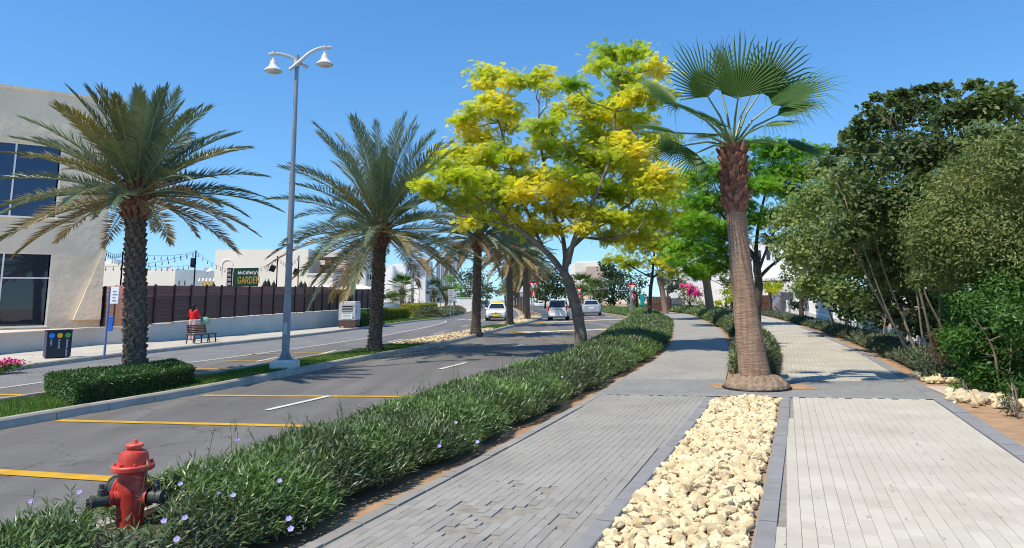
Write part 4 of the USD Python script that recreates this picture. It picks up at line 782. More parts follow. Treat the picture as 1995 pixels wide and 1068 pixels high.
bush('fine_leaved_shrub', 'olive brown fine leaved shrub leaning over the right edge above the path', (1985, 745),
     [[(2010, 760, 0), (1990, 600, 0), (1960, 440, 0), (1900, 380, -.1)], [(2020, 760, 0), (2000, 560, .1), (1940, 480, .2), (1840, 440, .2)], [(2030, 760, .3), (2010, 500, .3), (1990, 380, .3), (1960, 330, .3)]],
     [(1825, 440, 50), (1882, 382, 52), (1942, 342, 52), (1992, 332, 46), (1852, 482, 54), (1922, 442, 62), (1986, 422, 56), (1902, 522, 54), (1972, 502, 56), (1840, 530, 36), (2050, 400, 80), (2050, 520, 80), (1890, 320, 34), (1955, 290, 30), (1815, 400, 22), (1798, 450, 20), (1850, 340, 22), (1905, 285, 16), (1975, 265, 14), (1800, 500, 22), (1790, 545, 18)],
     lambda u: np.interp(u, [1820, 2000], [15.0, 13.6]), 85, 'blade', .10, .03, OLV_L, 150, 24, 1.0, flat=.35, droop=.2, srad=.03, wander=.5)
bush('bright_shrub', 'bright green leafy shrub at the right edge of the photo near the stones', (1940, 770),
     [[(1950, 775, .5), (1940, 700, .5), (1900, 620, .4)], [(1965, 775, .5), (1970, 680, .5), (1980, 580, .5)]],
     [(1962, 562, 42), (1902, 592, 44), (1992, 622, 46), (1862, 602, 34), (1932, 662, 50), (1986, 702, 50), (1882, 660, 40), (1905, 715, 32), (1972, 752, 30), (2050, 640, 70), (1850, 650, 28), (1985, 560, 40), (1930, 735, 32), (1955, 712, 36), (1915, 690, 36)],
     lambda u: np.interp(u, [1850, 2000], [14.2, 12.6]), 87, 'blade', .10, .04, SHR_L, 110, 15, .55, flat=.4, droop=.1, srad=.022)
bush('dry_shrub', 'dry reddish brown clipped shrub beside the multi stemmed tree', (1845, 735), [[(1850, 740, 0), (1842, 690, 0), (1835, 660, 0)], [(1855, 740, 0), (1862, 700, 0), (1870, 670, 0)]],
     [(1838, 660, 26), (1852, 700, 32), (1866, 730, 26), (1830, 690, 22), (1885, 745, 22)], lambda u: 15.2, 89, 'blade', .06, .02, DRY_L, 170, 20, .3, flat=.1, srad=.015)
bush('low_green_shrub', 'small bright green shrub low on the ground behind the roadside stones', (1985, 800), [[(1985, 800, 0), (1980, 770, 0), (1975, 750, 0)]],
     [(1970, 750, 24), (1990, 775, 26), (1965, 775, 18), (2020, 770, 40)], lambda u: 11.6, 91, 'blade', .09, .035, SHR_L, 50, 12, .2, flat=.4, srad=.012)
bush('low_green_shrub', 'small lance leaved plant growing beside the stones at the right path edge', (1880, 770), [[(1880, 772, 0), (1878, 755, 0), (1876, 740, 0)]],
     [(1880, 748, 18), (1868, 757, 12), (1897, 760, 12)], lambda u: 13.2, 93, 'blade', .16, .022, SHR_L, 36, 9, .15, flat=.3, srad=.008)
bush('low_green_shrub', 'straggly plant on the bare sand next to the cream path', (1985, 812), [[(1985, 815, 0), (1975, 790, 0), (1968, 772, 0)]],
     [(1975, 800, 13), (1990, 808, 14), (1962, 785, 9)], lambda u: 10.4, 95, 'blade', .11, .018, GRY_L, 26, 9, .12, flat=.3, srad=.006)
# weedy ground cover along the far side of the right path
gc = thing('ground_cover', 'weedy green ground cover along the outer edge of the right path', 'ground cover')
m, q = mound(off(pR1, .25), lambda y: pR1(y) + np.interp(y, [14, 20, 60], [.9, 1.5, 1.6]), 14.6, 75, .28, lambda y: 420 if y < 25 else 200, 97, .11, .03); obj('foliage', m, GRY_L, gc, kind='stuff'); obj('undergrowth', q, MULCH, gc)
# strips between the two paths
mg = thing('strip_hedge', 'leafy hedge strip between the two paths right behind the fan palm', 'hedge')
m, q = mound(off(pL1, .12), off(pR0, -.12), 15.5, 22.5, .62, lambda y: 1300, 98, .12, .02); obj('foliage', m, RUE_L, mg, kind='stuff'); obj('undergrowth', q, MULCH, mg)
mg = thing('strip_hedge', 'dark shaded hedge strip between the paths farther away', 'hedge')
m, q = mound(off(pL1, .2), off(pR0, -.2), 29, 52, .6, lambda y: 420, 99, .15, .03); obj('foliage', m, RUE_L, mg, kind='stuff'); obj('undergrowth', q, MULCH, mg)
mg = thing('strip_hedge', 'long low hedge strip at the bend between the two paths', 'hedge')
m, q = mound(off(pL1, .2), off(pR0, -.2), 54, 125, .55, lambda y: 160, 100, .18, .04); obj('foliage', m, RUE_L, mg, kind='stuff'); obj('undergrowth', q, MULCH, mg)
# stones on the right verge
r = np.random.default_rng(12); pts = []
for _ in range(46): u, v = r.uniform(1790, 1850), r.uniform(728, 746); pts.append(G(u + (v - 737) * 2.2, v) + [0, 0, .03])
for _ in range(80): u = r.uniform(1850, 2060); v = 775 + (u - 1850) * .085 + r.normal(0, 6); pts.append(G(u, v) + [0, 0, .03])
vs = thing('verge_stones', 'pale yellow stones lying on the sand along the right path', 'stones'); rocks(np.array(pts), .17, 'stone', vs, ROCK, 200, 14)
q = MB(); q.quad(*[(*G(u, v)[:2], -.018) for u, v in ((1802, 750), (1862, 777), (1955, 777), (1905, 750))]); obj('side_slab', q, mat('pink_slab', (.42, .33, .27), .9, scale=3., col2=(.5, .41, .34), bump=.3), kind='structure')
# ---------------------------------------------------------------- left: the beige building
BC = np.array([V(200, 560, 34.)[0], 34., 0.]); BD = unit(np.array([-.81, -.585, 0])); BN = np.array([.585, -.81, 0.])     # corner, facade direction, outward normal
bt = thing('beige_building', 'beige rendered two storey building with large dark windows at the left edge', 'building', BC)
def fs(u, v):
    q = PLN(u, v, BC, BN); return (q - BC) @ BD, q[2]
def fp(s, z, o=0.): return BC + BD * s + BN * o + np.array([0, 0, z])
sW, zTop = 26., fs(165, 192)[1]
def fbox(s0, s1, z0, z1, o0, o1):
    return MB().hexa([fp(s0, z0, o0), fp(s1, z0, o0), fp(s1, z0, o1), fp(s0, z0, o1)], [fp(s0, z1, o0), fp(s1, z1, o0), fp(s1, z1, o1), fp(s0, z1, o1)])
us, uz0 = fs(110, 427); _, uz1 = fs(112, 284); ls, lz0 = fs(92, 637); _, lz1 = fs(103, 493)
ws1 = 12.
wall = MB()
for a, b, c, d in ((0, us, 0, zTop), (ws1, sW, 0, zTop), (us, ws1, uz1, zTop), (us, ws1, lz1, uz0), (us, ws1, -.1, lz0)): wall.add(*fbox(a, b, c, d, -.35, 0).get())
side2 = BC - BN * .36
for a, b in ((0, .35), (sW - .35, sW)): wall.add(*fbox(a, b, -.1, zTop, -14, -.36).get())
wall.add(*fbox(0, sW, -.1, zTop, -14.3, -14.01).get())
obj('wall', wall, WALL_B, bt); obj('roof', fbox(-.02, sW, zTop + .002, zTop + .16, -14.3, .04), WALL_B, bt)
obj('interior', fbox(us - .3, ws1 + .3, lz0 - .3, uz1 + .3, -5, -4.7), BLACK, bt)
fl_ = MB(); 
for name, z0, z1, gl, mull, trans in (('upper_window', uz0, uz1, GLASS_B, fs(20, 420)[0], None), ('lower_window', lz0, lz1, GLASS_D, fs(3, 560)[0], fs(40, 541.5)[1])):
    e = .07; m = MB()
    for a, b, c, d in ((us, us + e, z0, z1), (ws1 - e, ws1, z0, z1), (us + e, ws1 - e, z0, z0 + e), (us + e, ws1 - e, z1 - e, z1)): m.add(*fbox(a, b, c, d, -.16, -.06).get())
    f = obj(name, m, FRAME, bt); obj('mullion', fbox(mull, mull + .07, z0 + e, z1 - e, -.15, -.07), FRAME, f)
    obj('mullion', fbox(mull + 3.4, mull + 3.47, z0 + e, z1 - e, -.15, -.07), FRAME, f)
    if trans: obj('transom', fbox(us + e, mull - .002, trans - .035, trans + .035, -.148, -.072), FRAME, f)
    cuts = [us + e, mull, mull + 3.4, ws1 - e]
    for a, b in zip(cuts[:-1], cuts[1:]): obj('pane', fbox(a + .06, b, z0 + e, z1 - e, -.13, -.11), gl, f)
    obj('sill', fbox(us - .08, ws1 + .08, z0 - .07, z0 - .002, -.05, .05), WALL_B, f)
# sloping buttress at the building corner
bq = MB(); a0, a1 = V(160, 556, 33.2), V(196, 488, 33.6); 
obj('buttress', MB().hexa([fp(.02, 1.0, .01), fp(1.1, 1.0, .01), fp(1.1, 1.0, .35), fp(.02, 1.0, .35)], [fp(.02, 4.2, .01), fp(.1, 4.2, .01), fp(.1, 4.2, .06), fp(.02, 4.2, .06)]), WALL_B, bt)
# terrace ledge in front of the building
lt = thing('terrace_wall', 'low pinkish terrace wall in front of the beige building', 'wall', (-18, 26, 0))
ledge = MB(); LE = [(-18.12, -2), (-18.02, 26), (-17.66, 30.9), (-16.82, 31.97)]; zl = .66
LI = [(-34, -2), (-34, 26), (-20.2, 31.6), (-18.6, 33.6)]
for (a, b), (c, d) in zip(zip(LE[:-1], LE[1:]), zip(LI[:-1], LI[1:])): ledge.hexa([(*a, -.1), (*b, -.1), (*d, -.1), (*c, -.1)], [(*a, zl), (*b, zl), (*d, zl), (*c, zl)])
obj('wall', ledge, WALL_P, lt)
cp = MB()
for a, b in zip(LE[:-1], LE[1:]): a, b = np.array(a), np.array(b); cp.hexa([(*(a + [.05, .01]), zl + .003), (*(b + [.05, -.01]), zl + .003), (*(b - [.45, .01]), zl + .003), (*(a - [.45, -.01]), zl + .003)], [(*(a + [.05, .01]), zl + .07), (*(b + [.05, -.01]), zl + .07), (*(b - [.45, .01]), zl + .07), (*(a - [.45, -.01]), zl + .07)])
obj('coping', cp, WALL_P, lt)
# brown boarded fence on its pale wall
ft = thing('boarded_fence', 'dark brown boarded fence on a pale wall along the left pavement', 'fence', (-15.4, 38, 0))
fy = [32.0]; zf0, zf1, zf2 = .7, 2.0, 2.55
Z0 = lambda y: float(np.interp(y, [31, 34, 42, 52, 62], [.66, .82, .98, 1.1, 1.16])); Z2 = lambda y: float(np.interp(y, [32, 60], [2.5, 2.82]))
while fy[-1] < 62: fy.append(fy[-1] + 1.28)
for k, (a, b) in enumerate(zip(fy[:-1], fy[1:])):
    A, B = np.array([float(wallL(a)), a]), np.array([float(wallL(b)), b]); t = unit(B - A); n = np.array([t[1], -t[0]]); zf0, zf2 = Z0(a), Z2(a); zf1 = zf0 + .71 * (zf2 - zf0)
    def pr(o0, o1, z0, z1, e=.0): return MB().hexa([(*(A + t * e + n * o0), z0), (*(B - t * e + n * o0), z0), (*(B - t * e + n * o1), z0), (*(A + t * e + n * o1), z0)], [(*(A + t * e + n * o0), z1), (*(B - t * e + n * o0), z1), (*(B - t * e + n * o1), z1), (*(A + t * e + n * o1), z1)])
    obj('base_wall', pr(0, -.22, -.1, zf0 - .01 * (k % 2)), WALL_G, ft)
    pn = obj('panel', pr(-.05, -.08, zf0 + .03, zf2, .03), FENCE_D, ft)
    nb = 7
    for j in range(nb): z0 = zf0 + .03 + (zf1 - zf0 - .03) * j / nb; obj('board', pr(-.018, -.048, z0 + .006, z0 + (zf1 - zf0 - .03) / nb - .006, .05), FENCE_D, pn)
    for j in range(3): z0 = zf1 + (zf2 - zf1) * j / 3; obj('upper_board', pr(-.012, -.05, z0 + .006, z0 + (zf2 - zf1) / 3 - .004, .05), FENCE_R, ft)
    q = MB(); q.box((*(A + n * 0.0), (zf0 + zf2) / 2 + .03), (.07, .09, zf2 - zf0 + .04), math.atan2(t[1], t[0]) - math.pi / 2); obj('post', q, POST_D, ft)
rt_ = thing('fence_return', 'short return of the brown fence running back to the beige building', 'fence', (-18.6, 32, 0))
P0, P1 = np.array([float(wallL(32.0)) - .06, 31.95]), np.array([-20.3, 35.2]); zf1, zf2 = 1.95, 2.5; d = (P1 - P0) / 3; n = unit(np.array([d[1], -d[0]])); n = -n if n[1] > 0 else n
for k in range(3):
    A, B = P0 + d * k, P0 + d * (k + 1); t = unit(B - A)
    for j in range(11): z0 = .70 + (zf1 - .70) * j / 11; obj('board', MB().hexa([(*(A + t * .06), z0), (*(B - t * .06), z0), (*(B - t * .06 - n * .03), z0), (*(A + t * .06 - n * .03), z0)], [(*(A + t * .06), z0 + .11), (*(B - t * .06), z0 + .11), (*(B - t * .06 - n * .03), z0 + .11), (*(A + t * .06 - n * .03), z0 + .11)]), mat('faded_board', (.13, .07, .05), .7, scale=4., col2=(.18, .10, .075), isl=.12), rt_)
    for j in range(3): z0 = zf1 + .19 * j; obj('board', MB().hexa([(*(A + t * .06), z0), (*(B - t * .06), z0), (*(B - t * .06 - n * .03), z0), (*(A + t * .06 - n * .03), z0)], [(*(A + t * .06), z0 + .178), (*(B - t * .06), z0 + .178), (*(B - t * .06 - n * .03), z0 + .178), (*(A + t * .06 - n * .03), z0 + .178)]), mat('faded_red_board', (.24, .09, .07), .7, scale=4., col2=(.30, .12, .09), isl=.1), rt_)
    obj('post', MB().box((*A, 1.6), (.08, .08, 1.86)), POST_D, rt_)
# pavement furniture ------------------------------------------------
bn = thing('recycling_bin', 'dark navy recycling bin with three coloured dots on the left pavement', 'bin', G(112, 697))
B0, B1 = G(94, 699)[:2], G(131, 697)[:2]; t = unit(B1 - B0); n = np.array([t[1], -t[0]]); wB = .70; c = (B0 + B1) / 2; A = c - t * wB / 2; hB = .84
def bbox(s0, s1, z0, z1, o0, o1, sh=0.): return MB().hexa([(*(A + t * a + n * o), z0) for a, o in ((s0, o0), (s1, o0), (s1, o1), (s0, o1))], [(*(A + t * (a + sh) + n * o), z1) for a, o in ((s0, o0), (s1, o0), (s1, o1), (s0, o1))])
obj('body', bbox(0, wB, .04, hB, 0, -.40), NAVY_L, bn); obj('front_panel', bbox(.01, wB - .01, .05, hB - .01, .025, .003), NAVY, bn); obj('top', bbox(-.01, wB + .01, hB + .002, hB + .04, .03, -.41), NAVY, bn); obj('foot', bbox(.04, wB - .04, 0, .038, -.02, -.36), BLACK, bn)
for k, (mm, txt) in enumerate(((C_BLUE, 'CANS'), (C_YEL, 'PLASTIC'), (C_GRN, 'GENERAL WASTE'))):
    s = .13 + k * .22; cc = A + t * s + n * .027
    g = np.linspace(0, 2 * np.pi, 20, endpoint=False); ring = lambda o: [(*(A + t * (s + .078 * math.cos(a)) + n * o), hB - .13 + .078 * math.sin(a)) for a in g]
    obj('dot', MB().hexa(ring(.026), ring(.034)), mm, bn)
    tm = meshkit.text_mesh(txt, .048, .003); v = np.array(tm.vertices); w = np.stack([t[0] * v[:, 1] + n[0] * v[:, 2], t[1] * v[:, 1] + n[1] * v[:, 2], -v[:, 0]], 1); obj('lettering', (w + [*(A + t * (s - .03) + n * .027), hB - .25], np.array(tm.faces)), WHITE_S, bn)
sp = G(203, 695); S0 = np.array([sp[0], sp[1], 0])
st = thing('bus_stop_pole', 'blue bus stop pole with a white flag sign on the left pavement', 'bus stop', S0)
hz = V(214, 562, sp[1])[2]; obj('pole', MB().tube([S0, S0 + [0, 0, hz]], .036, 12), BLUE_P, st); sx = lambda a, z0, z1, b=0.04, dy=0.: MB().box(((a[0] + a[1]) / 2 + S0[0], S0[1] + dy, (z0 + z1) / 2), (a[1] - a[0], b, z1 - z0), 0, .008)
zt = V(218, 559, sp[1])[2]; zb = V(218, 592, sp[1])[2]; fg = obj('flag', sx((.05, .32), zb, zt), WHITE_S, st)
for k in range(4): obj('line', sx((.12, .12 + (.12, .16, .1, .14)[k]), zt - .16 - k * .1, zt - .13 - k * .1, .006, -.025), mat('print_grey', (.25, .28, .35), .6, var=.02), fg)
z1, z0 = V(211, 616, sp[1])[2], V(211, 645, sp[1])[2]; obj('timetable', sx((.055, .20), z0, z1), mat('timetable_blue', (.02, .12, .45), .4, var=.1), st)
# bench
b0 = G(392, 668); bt_ = thing('bench', 'brown slatted wooden bench with dark grey legs on the left pavement', 'bench', (b0[0], b0[1], 0), math.radians(76), scale=.86)
def lb(c, s, rz=0., bev=.008): return MB().box(c, s, rz, bev)
for k in range(5): obj('back_slat', lb((0, .28 + .018 * k, .52 + k * .085), (1.5, .03, .07)), WOOD_B, bt_, world=False)
for k in range(5): obj('seat_slat', lb((0, -.22 + k * .105, .44), (1.8, .085, .035)), BENCH_M, bt_, world=False)
for sx_ in (-.8, -.3, .3, .8):
    for sy_ in (-.2, .2): obj('leg', MB().tube([(sx_, sy_ * 1.2, 0), (sx_, sy_, .42)], [.028, .034], 8), BENCH_M, bt_, world=False)
for sx_ in (-.6, .6): obj('back_post', MB().tube([(sx_, .2, .42), (sx_, .26, .6), (sx_, .36, .93)], .022, 8), BENCH_M, bt_, world=False)
obj('frame', lb((0, 0, .41), (1.75, .5, .03)), BENCH_M, bt_, world=False)
# person
pp = G(374, 663.5); person = thing('person', 'person in a red top and pale trousers standing behind the bench holding a green bag', 'person', (pp[0], pp[1], 0), math.radians(-10))
J = {'hp': ((0, 0, .92), .13), 'ch': ((0, .0, 1.22), .135), 'nk': ((0, 0, 1.40), .055), 'hd': ((0, .015, 1.53), .092), 'hd2': ((0, .02, 1.50), .08), 'ls': ((-.16, 0, 1.34), .055), 'le': ((-.22, .06, 1.10), .045), 'lw': ((-.12, .25, 1.0), .035), 'rs': ((.16, 0, 1.34), .055), 're': ((.23, .07, 1.10), .045), 'rw': ((.20, .28, 1.02), .035), 'lh': ((-.10, .32, 1.0), .03), 'rh': ((.18, .36, 1.02), .03), 'lt': ((-.08, 0, .88), .10), 'lk': ((-.09, .02, .48), .065), 'la': ((-.10, -.02, .09), .045), 'lf': ((-.10, .13, .04), .038), 'rt': ((.08, 0, .88), .10), 'rk': ((.10, -.02, .48), .065), 'ra': ((.12, -.10, .09), .045), 'rf': ((.13, .04, .04), .038)}
BN_ = [('hp', 'ch'), ('ch', 'nk'), ('nk', 'hd'), ('hd', 'hd2'), ('ch', 'ls'), ('ls', 'le'), ('le', 'lw'), ('lw', 'lh'), ('ch', 'rs'), ('rs', 're'), ('re', 'rw'), ('rw', 'rh'), ('hp', 'lt'), ('lt', 'lk'), ('lk', 'la'), ('la', 'lf'), ('hp', 'rt'), ('rt', 'rk'), ('rk', 'ra'), ('ra', 'rf')]
SKIN = mat('skin', (.30, .16, .10), .6, var=.08); bm = capsules(J, BN_)
for sg, w in ((-1, 'lh'), (1, 'rh')):
    q = [bm]
    for k in range(5): c = np.array(J[w][0]); q.append(trimesh.creation.capsule(.055 - .004 * abs(k - 2), .008, transform=trimesh.transformations.translation_matrix(c + [(-.03 + .015 * k), .02, -.01]) @ trimesh.transformations.rotation_matrix(-1.0, [1, 0, 0])))
    bm = trimesh.util.concatenate(q)
obj('body', bm, SKIN, person, smooth=True, world=False)
def grow(keys, extra): return {k: (J[k][0], J[k][1] + extra) for k in keys}
obj('red_top', capsules(grow(('hp', 'ch', 'nk', 'ls', 'le', 'rs', 're'), .018), [('hp', 'ch'), ('ch', 'ls'), ('ls', 'le'), ('ch', 'rs'), ('rs', 're')]), mat('red_cloth', (.62, .015, .022), .8, var=.1), person, smooth=True, world=False)
obj('trousers', capsules(grow(('hp', 'lt', 'lk', 'la', 'rt', 'rk', 'ra'), .022), [('hp', 'lt'), ('lt', 'lk'), ('lk', 'la'), ('hp', 'rt'), ('rt', 'rk'), ('rk', 'ra')]), mat('pale_pink_cloth', (.55, .38, .38), .85, var=.1), person, smooth=True, world=False)
obj('hair', capsules({'a': ((0, -.02, 1.55), .10), 'b': ((0, -.05, 1.46), .075), 'c': ((0, -.09, 1.30), .05)}, [('a', 'b'), ('b', 'c')]), mat('black_hair', (.008, .006, .006), .5, var=.2), person, smooth=True, world=False)
bg = thing('bag', 'round pale green bag held by the person in red', 'bag', (pp[0] + .42, pp[1] + .35, .72))
sb = trimesh.creation.icosphere(3, 1.); v = np.array(sb.vertices) * [.23, .20, .20] * (1 + .12 * (meshkit.noise(np.array(sb.vertices) * 2.2, 4)[:, None] - .5)); obj('sack', (v + [pp[0] + .42, pp[1] + .35, .85], np.array(sb.faces)), mat('pale_green_cloth', (.14, .30, .22), .8, scale=12., var=.25), bg, smooth=True)
obj('handle', MB().tube([(pp[0] + .2, pp[1] + .28, 1.0), (pp[0] + .3, pp[1] + .3, 1.12), (pp[0] + .42, pp[1] + .35, 1.06)], .012, 6), BLACK, bg)
# street lamp with two hanging bells
L0 = G(555, 717); LY = L0[1]; lp = thing('street_lamp', 'tall grey street lamp with two hanging bell lamps on the median', 'street lamp', (L0[0], LY, 0))
zl = V(582, 124, LY)[2]; b_ = np.array([L0[0], LY, 0])
m = MB(); m.hexa([(b_[0] + x, b_[1] + y, -.1) for x, y in ((-.3, -.3), (.3, -.3), (.3, .3), (-.3, .3))], [(b_[0] + x, b_[1] + y, .16) for x, y in ((-.3, -.3), (.3, -.3), (.3, .3), (-.3, .3))]); m.hexa([(b_[0] + x, b_[1] + y, .1601) for x, y in ((-.3, -.3), (.3, -.3), (.3, .3), (-.3, .3))], [(b_[0] + x, b_[1] + y, .21) for x, y in ((-.22, -.22), (.22, -.22), (.22, .22), (-.22, .22))]); obj('plinth', m, mat('plinth_concrete', (.66, .63, .56), .85, scale=6., bump=.2), lp)
pts = [b_ + [0, 0, z] for z in (.2, .3, 1.7, 1.75, zl * .62, zl * .625, zl + .25)]; obj('pole', MB().tube(pts, [.10, .10, .095, .088, .075, .062, .052], 18), STEEL, lp, smooth=40)
obj('base_plate', MB().box(b_ + [0, 0, .225], (.34, .34, .025), 0, .006), STEEL, lp)
for k in range(4): a = k * math.pi / 2 + .78; obj('gusset', MB().hexa([b_ + [math.cos(a) * .09, math.sin(a) * .09, .24], b_ + [math.cos(a) * .18, math.sin(a) * .18, .24], b_ + [math.cos(a + .06) * .18, math.sin(a + .06) * .18, .24], b_ + [math.cos(a + .1) * .09, math.sin(a + .1) * .09, .24]], [b_ + [math.cos(a) * .09, math.sin(a) * .09, .42], b_ + [math.cos(a) * .10, math.sin(a) * .10, .42], b_ + [math.cos(a + .06) * .10, math.sin(a + .06) * .10, .42], b_ + [math.cos(a + .1) * .09, math.sin(a + .1) * .09, .42]]), STEEL, lp)
obj('collar', MB().lathe([(.056, -.1), (.085, -.1), (.085, .1), (.056, .1)], b_ + [0, 0, zl], 16), GREY_M, lp)
obj('hatch', MB().box(b_ + [0, -.094, 1.0], (.09, .012, .3), 0, .003), GREY_M, lp)
def arm(pxs, dy):
    P = np.array([V(u, v, LY + d_y) for (u, v), d_y in zip(pxs, dy)]); t = np.linspace(0, 1, len(P)); tt = np.linspace(0, 1, 22); return np.stack([PchipInterpolator(t, P[:, i])(tt) for i in range(3)], 1)
aL = arm([(600, 132), (582, 121), (562, 110), (542, 105), (523, 107)], [.12, .05, -.05, -.15, -.25]); aR = arm([(564, 136), (583, 121), (604, 103), (625, 94), (645, 93)], [-.12, -.05, .05, .15, .25])
for P, (u, v, dy) in ((aL, (533, 107, -.2)), (aR, (632, 94, .2))):
    ar = obj('arm', MB().tube(P, .048, 12), GREY_M, lp, smooth=40)
    h = V(u, v, LY + dy); i = np.argmin(np.linalg.norm(P - h, axis=1)); h = P[i]; s = MB()
    s.lathe([(.001, 0), (.028, -.01), (.028, -.12), (.055, -.13), (.06, -.2), (.085, -.22), (.10, -.30), (.125, -.37), (.215, -.45), (.235, -.47), (.235, -.50), (.20, -.505)], h, 26); bl_ = obj('bell', s, LAMP_W, lp, smooth=35)
    obj('lens', MB().lathe([(.199, -.50), (.19, -.53), (.12, -.56), (.001, -.57)], h, 24), mat('lens_glass', (.55, .53, .45), .25, var=.05), bl_, smooth=True)
    obj('hanger', MB().tube([h, h + [0, 0, .06]], .05, 10), GREY_M, bl_)
# vending kiosk
k0 = G(679, 639); kt = thing('vending_kiosk', 'grey vending kiosk with a brown base at the far end of the left pavement', 'kiosk', (k0[0], k0[1], 0)); kw_ = 1.08; kh = V(665, 587, k0[1])[2]; kc = np.array([k0[0] - .12, k0[1] + .75])
def kb(x0, x1, y0, y1, z0, z1, bev=0.): return MB().box((kc[0] + (x0 + x1) / 2, kc[1] + (y0 + y1) / 2, (z0 + z1) / 2), (x1 - x0, y1 - y0, z1 - z0), 0, bev)
obj('base', kb(-.54, .54, -.72, .75, .08, .48), mat('kiosk_brown', (.10, .055, .045), .6), kt); obj('body', kb(-.55, .55, -.75, .78, .482, kh - .1, .03), GREY_M, kt); obj('cap', kb(-.53, .53, -.7, .74, kh - .098, kh, .03), GREY_M, kt)
obj('hatch', kb(-.32, .34, -.77, -.74, kh * .62, kh * .84), BLACK, kt)
for j in range(3): obj('shelf', kb(-.30, .32, -.785, -.772, kh * .64 + j * .16, kh * .64 + j * .16 + .06), GREY_M, kt)
obj('notice', kb(-.34, .34, -.775, -.752, kh * .33, kh * .52), WHITE_S, kt)
for j in range(4): obj('print_line', kb(-.28, .28 - .06 * (j % 2), -.78, -.776, kh * .36 + j * .09, kh * .36 + j * .09 + .03), mat('print_green', (.18, .33, .2), .7, var=.02), kt)
for z in (.36, .80): obj('lock', kb(.40, .46, -.775, -.752, kh * z, kh * z + .06), BLACK, kt)
for j in range(4):
    obj('leg', kb((-.5, .44)[j % 2], (-.44, .5)[j % 2], (-.7, .66)[j // 2], (-.64, .72)[j // 2], 0, .079), BLACK, kt)
obj('side_poster', kb(.552, .575, -.5, .55, .9, kh - .35), mat('poster_mix', (.25, .3, .36), .5, scale=5., col2=(.6, .62, .62)), kt)
# fire hydrants
def hydrant(base, sc, label):
    t = thing('fire_hydrant', label, 'fire hydrant', base, .25, scale=sc); w = dict(world=False)
    obj('barrel', MB().lathe([(.001, -.05), (.092, -.05), (.092, .18), (.098, .30), (.098, .50), (.001, .50)], sides=28), HYD, t, smooth=30, **w)
    obj('flange', MB().lathe([(.098, .495), (.138, .50), (.146, .507), (.146, .533), (.138, .541), (.08, .541)], sides=36), HYD, t, smooth=30, **w)
    obj('bonnet', MB().lathe([(.104, .542), (.102, .58), (.099, .605), (.088, .627), (.055, .643), (.047, .646), (.047, .658), (.061, .66), (.063, .676), (.056, .684), (.001, .686)], sides=30), HYD, t, smooth=30, **w)
    obj('operating_nut', MB().lathe([(.001, .683), (.020, .685), (.017, .714), (.001, .715)], sides=5), HYD, t, **w)
    for k in range(8): a = k * math.pi / 4 + .3; obj('bolt', MB().lathe([(.001, .562), (.011, .56), (.012, .541), (.012, .541)], (.123 * math.cos(a), .123 * math.sin(a), 0), 6), HYD, t, **w)
    for ax, zz, rr_, ln in (((-1, -.55, 0), .32, .037, .19), ((1, -.45, 0), .32, .042, .19), ((-.75, .75, 0), .36, .062, .14)):
        d = unit(ax); nz = obj('outlet', MB().lathe([(rr_ * 1.5, .05), (rr_ * 1.35, .10), (rr_ * 1.25, ln - .06), (rr_ * 1.5, ln - .055), (rr_ * 1.5, ln - .035)], (0, 0, zz), 20, d), HYD, t, smooth=30, **w)
        cp_ = obj('cap', MB().lathe([(rr_ * 1.12, ln - .036), (rr_ * 1.12, ln + .055), (rr_ * 1.25, ln + .06), (rr_ * 1.25, ln + .075), (rr_ * .5, ln + .078), (rr_ * .3, ln + .1), (.001, ln + .1)], (0, 0, zz), 20, d), HYD_CAP, t, smooth=30, **w)
        obj('cap_lug', MB().box(np.array([0, 0, zz]) + d * (ln + .095), (.012, .02, rr_ * 1.5)), HYD_CAP, cp_, **w)
        if rr_ < .06: obj('valve_nut', MB().lathe([(.026, rr_ * 1.0), (.026, rr_ + .04), (.019, rr_ + .045), (.019, rr_ + .075), (.001, rr_ + .076)], np.array([0, 0, zz]) + d * (ln + .01), 10), HYD_CAP, cp_, **w)
    for k in range(9): f = k / 8; a = -.45 + .1 * math.sin(k); obj('chain_link', MB().lathe([(.006, -.006), (.009, 0), (.006, .006)], (.105 + .09 * f, -.10 - .03 * f, .50 - .20 * f + .03 * math.sin(3 * f)), 6), HYD_CAP, t, **w)
    return t
hg = G(249, 1052); hydrant((hg[0], hg[1], -.015), .98, 'red fire hydrant standing in the flowering border at the lower left')
hg = G(865, 612); hydrant((hg[0], hg[1], .0), 1.35, 'small far red fire hydrant beside the hedges across the road')
# ---------------------------------------------------------------- behind the fence: billboard, posts, lights, villas, towers
def vbox(u0, u1, v0, v1, Y, D, m=None, zlo=None):
    a, b = V(u0, v1, Y), V(u1, v0, Y); z0 = a[2] if zlo is None else zlo
    return MB().box(((a[0] + b[0]) / 2, Y + D / 2, (z0 + b[2]) / 2), (b[0] - a[0], D, b[2] - z0))
bb = thing('billboard', 'dark green billboard with pub garden lettering above the brown fence', 'sign', (*V(472, 556, 46)[:2], 0)); YB_ = 46.
obj('panel', vbox(453, 503, 522, 558, YB_, .12), mat('billboard_green', (.008, .055, .032), .5, var=.1), bb); obj('photo_strip', vbox(441, 452.7, 522, 558, YB_ + .01, .12), mat('strip_black', (.01, .012, .02), .5, scale=3., col2=(.06, .06, .08)), bb)
for k in range(4): obj('photo', vbox(443, 450, 525 + k * 8.4, 530.5 + k * 8.4, YB_ - .02, .028), mat('photo_grey', (.16, .15, .16), .5, scale=8., col2=(.5, .5, .5)), bb)
for u in (447, 497): obj('support', vbox(u, u + 1.6, 556, 600, YB_ + .15, .1, zlo=0.), BLACK, bb)
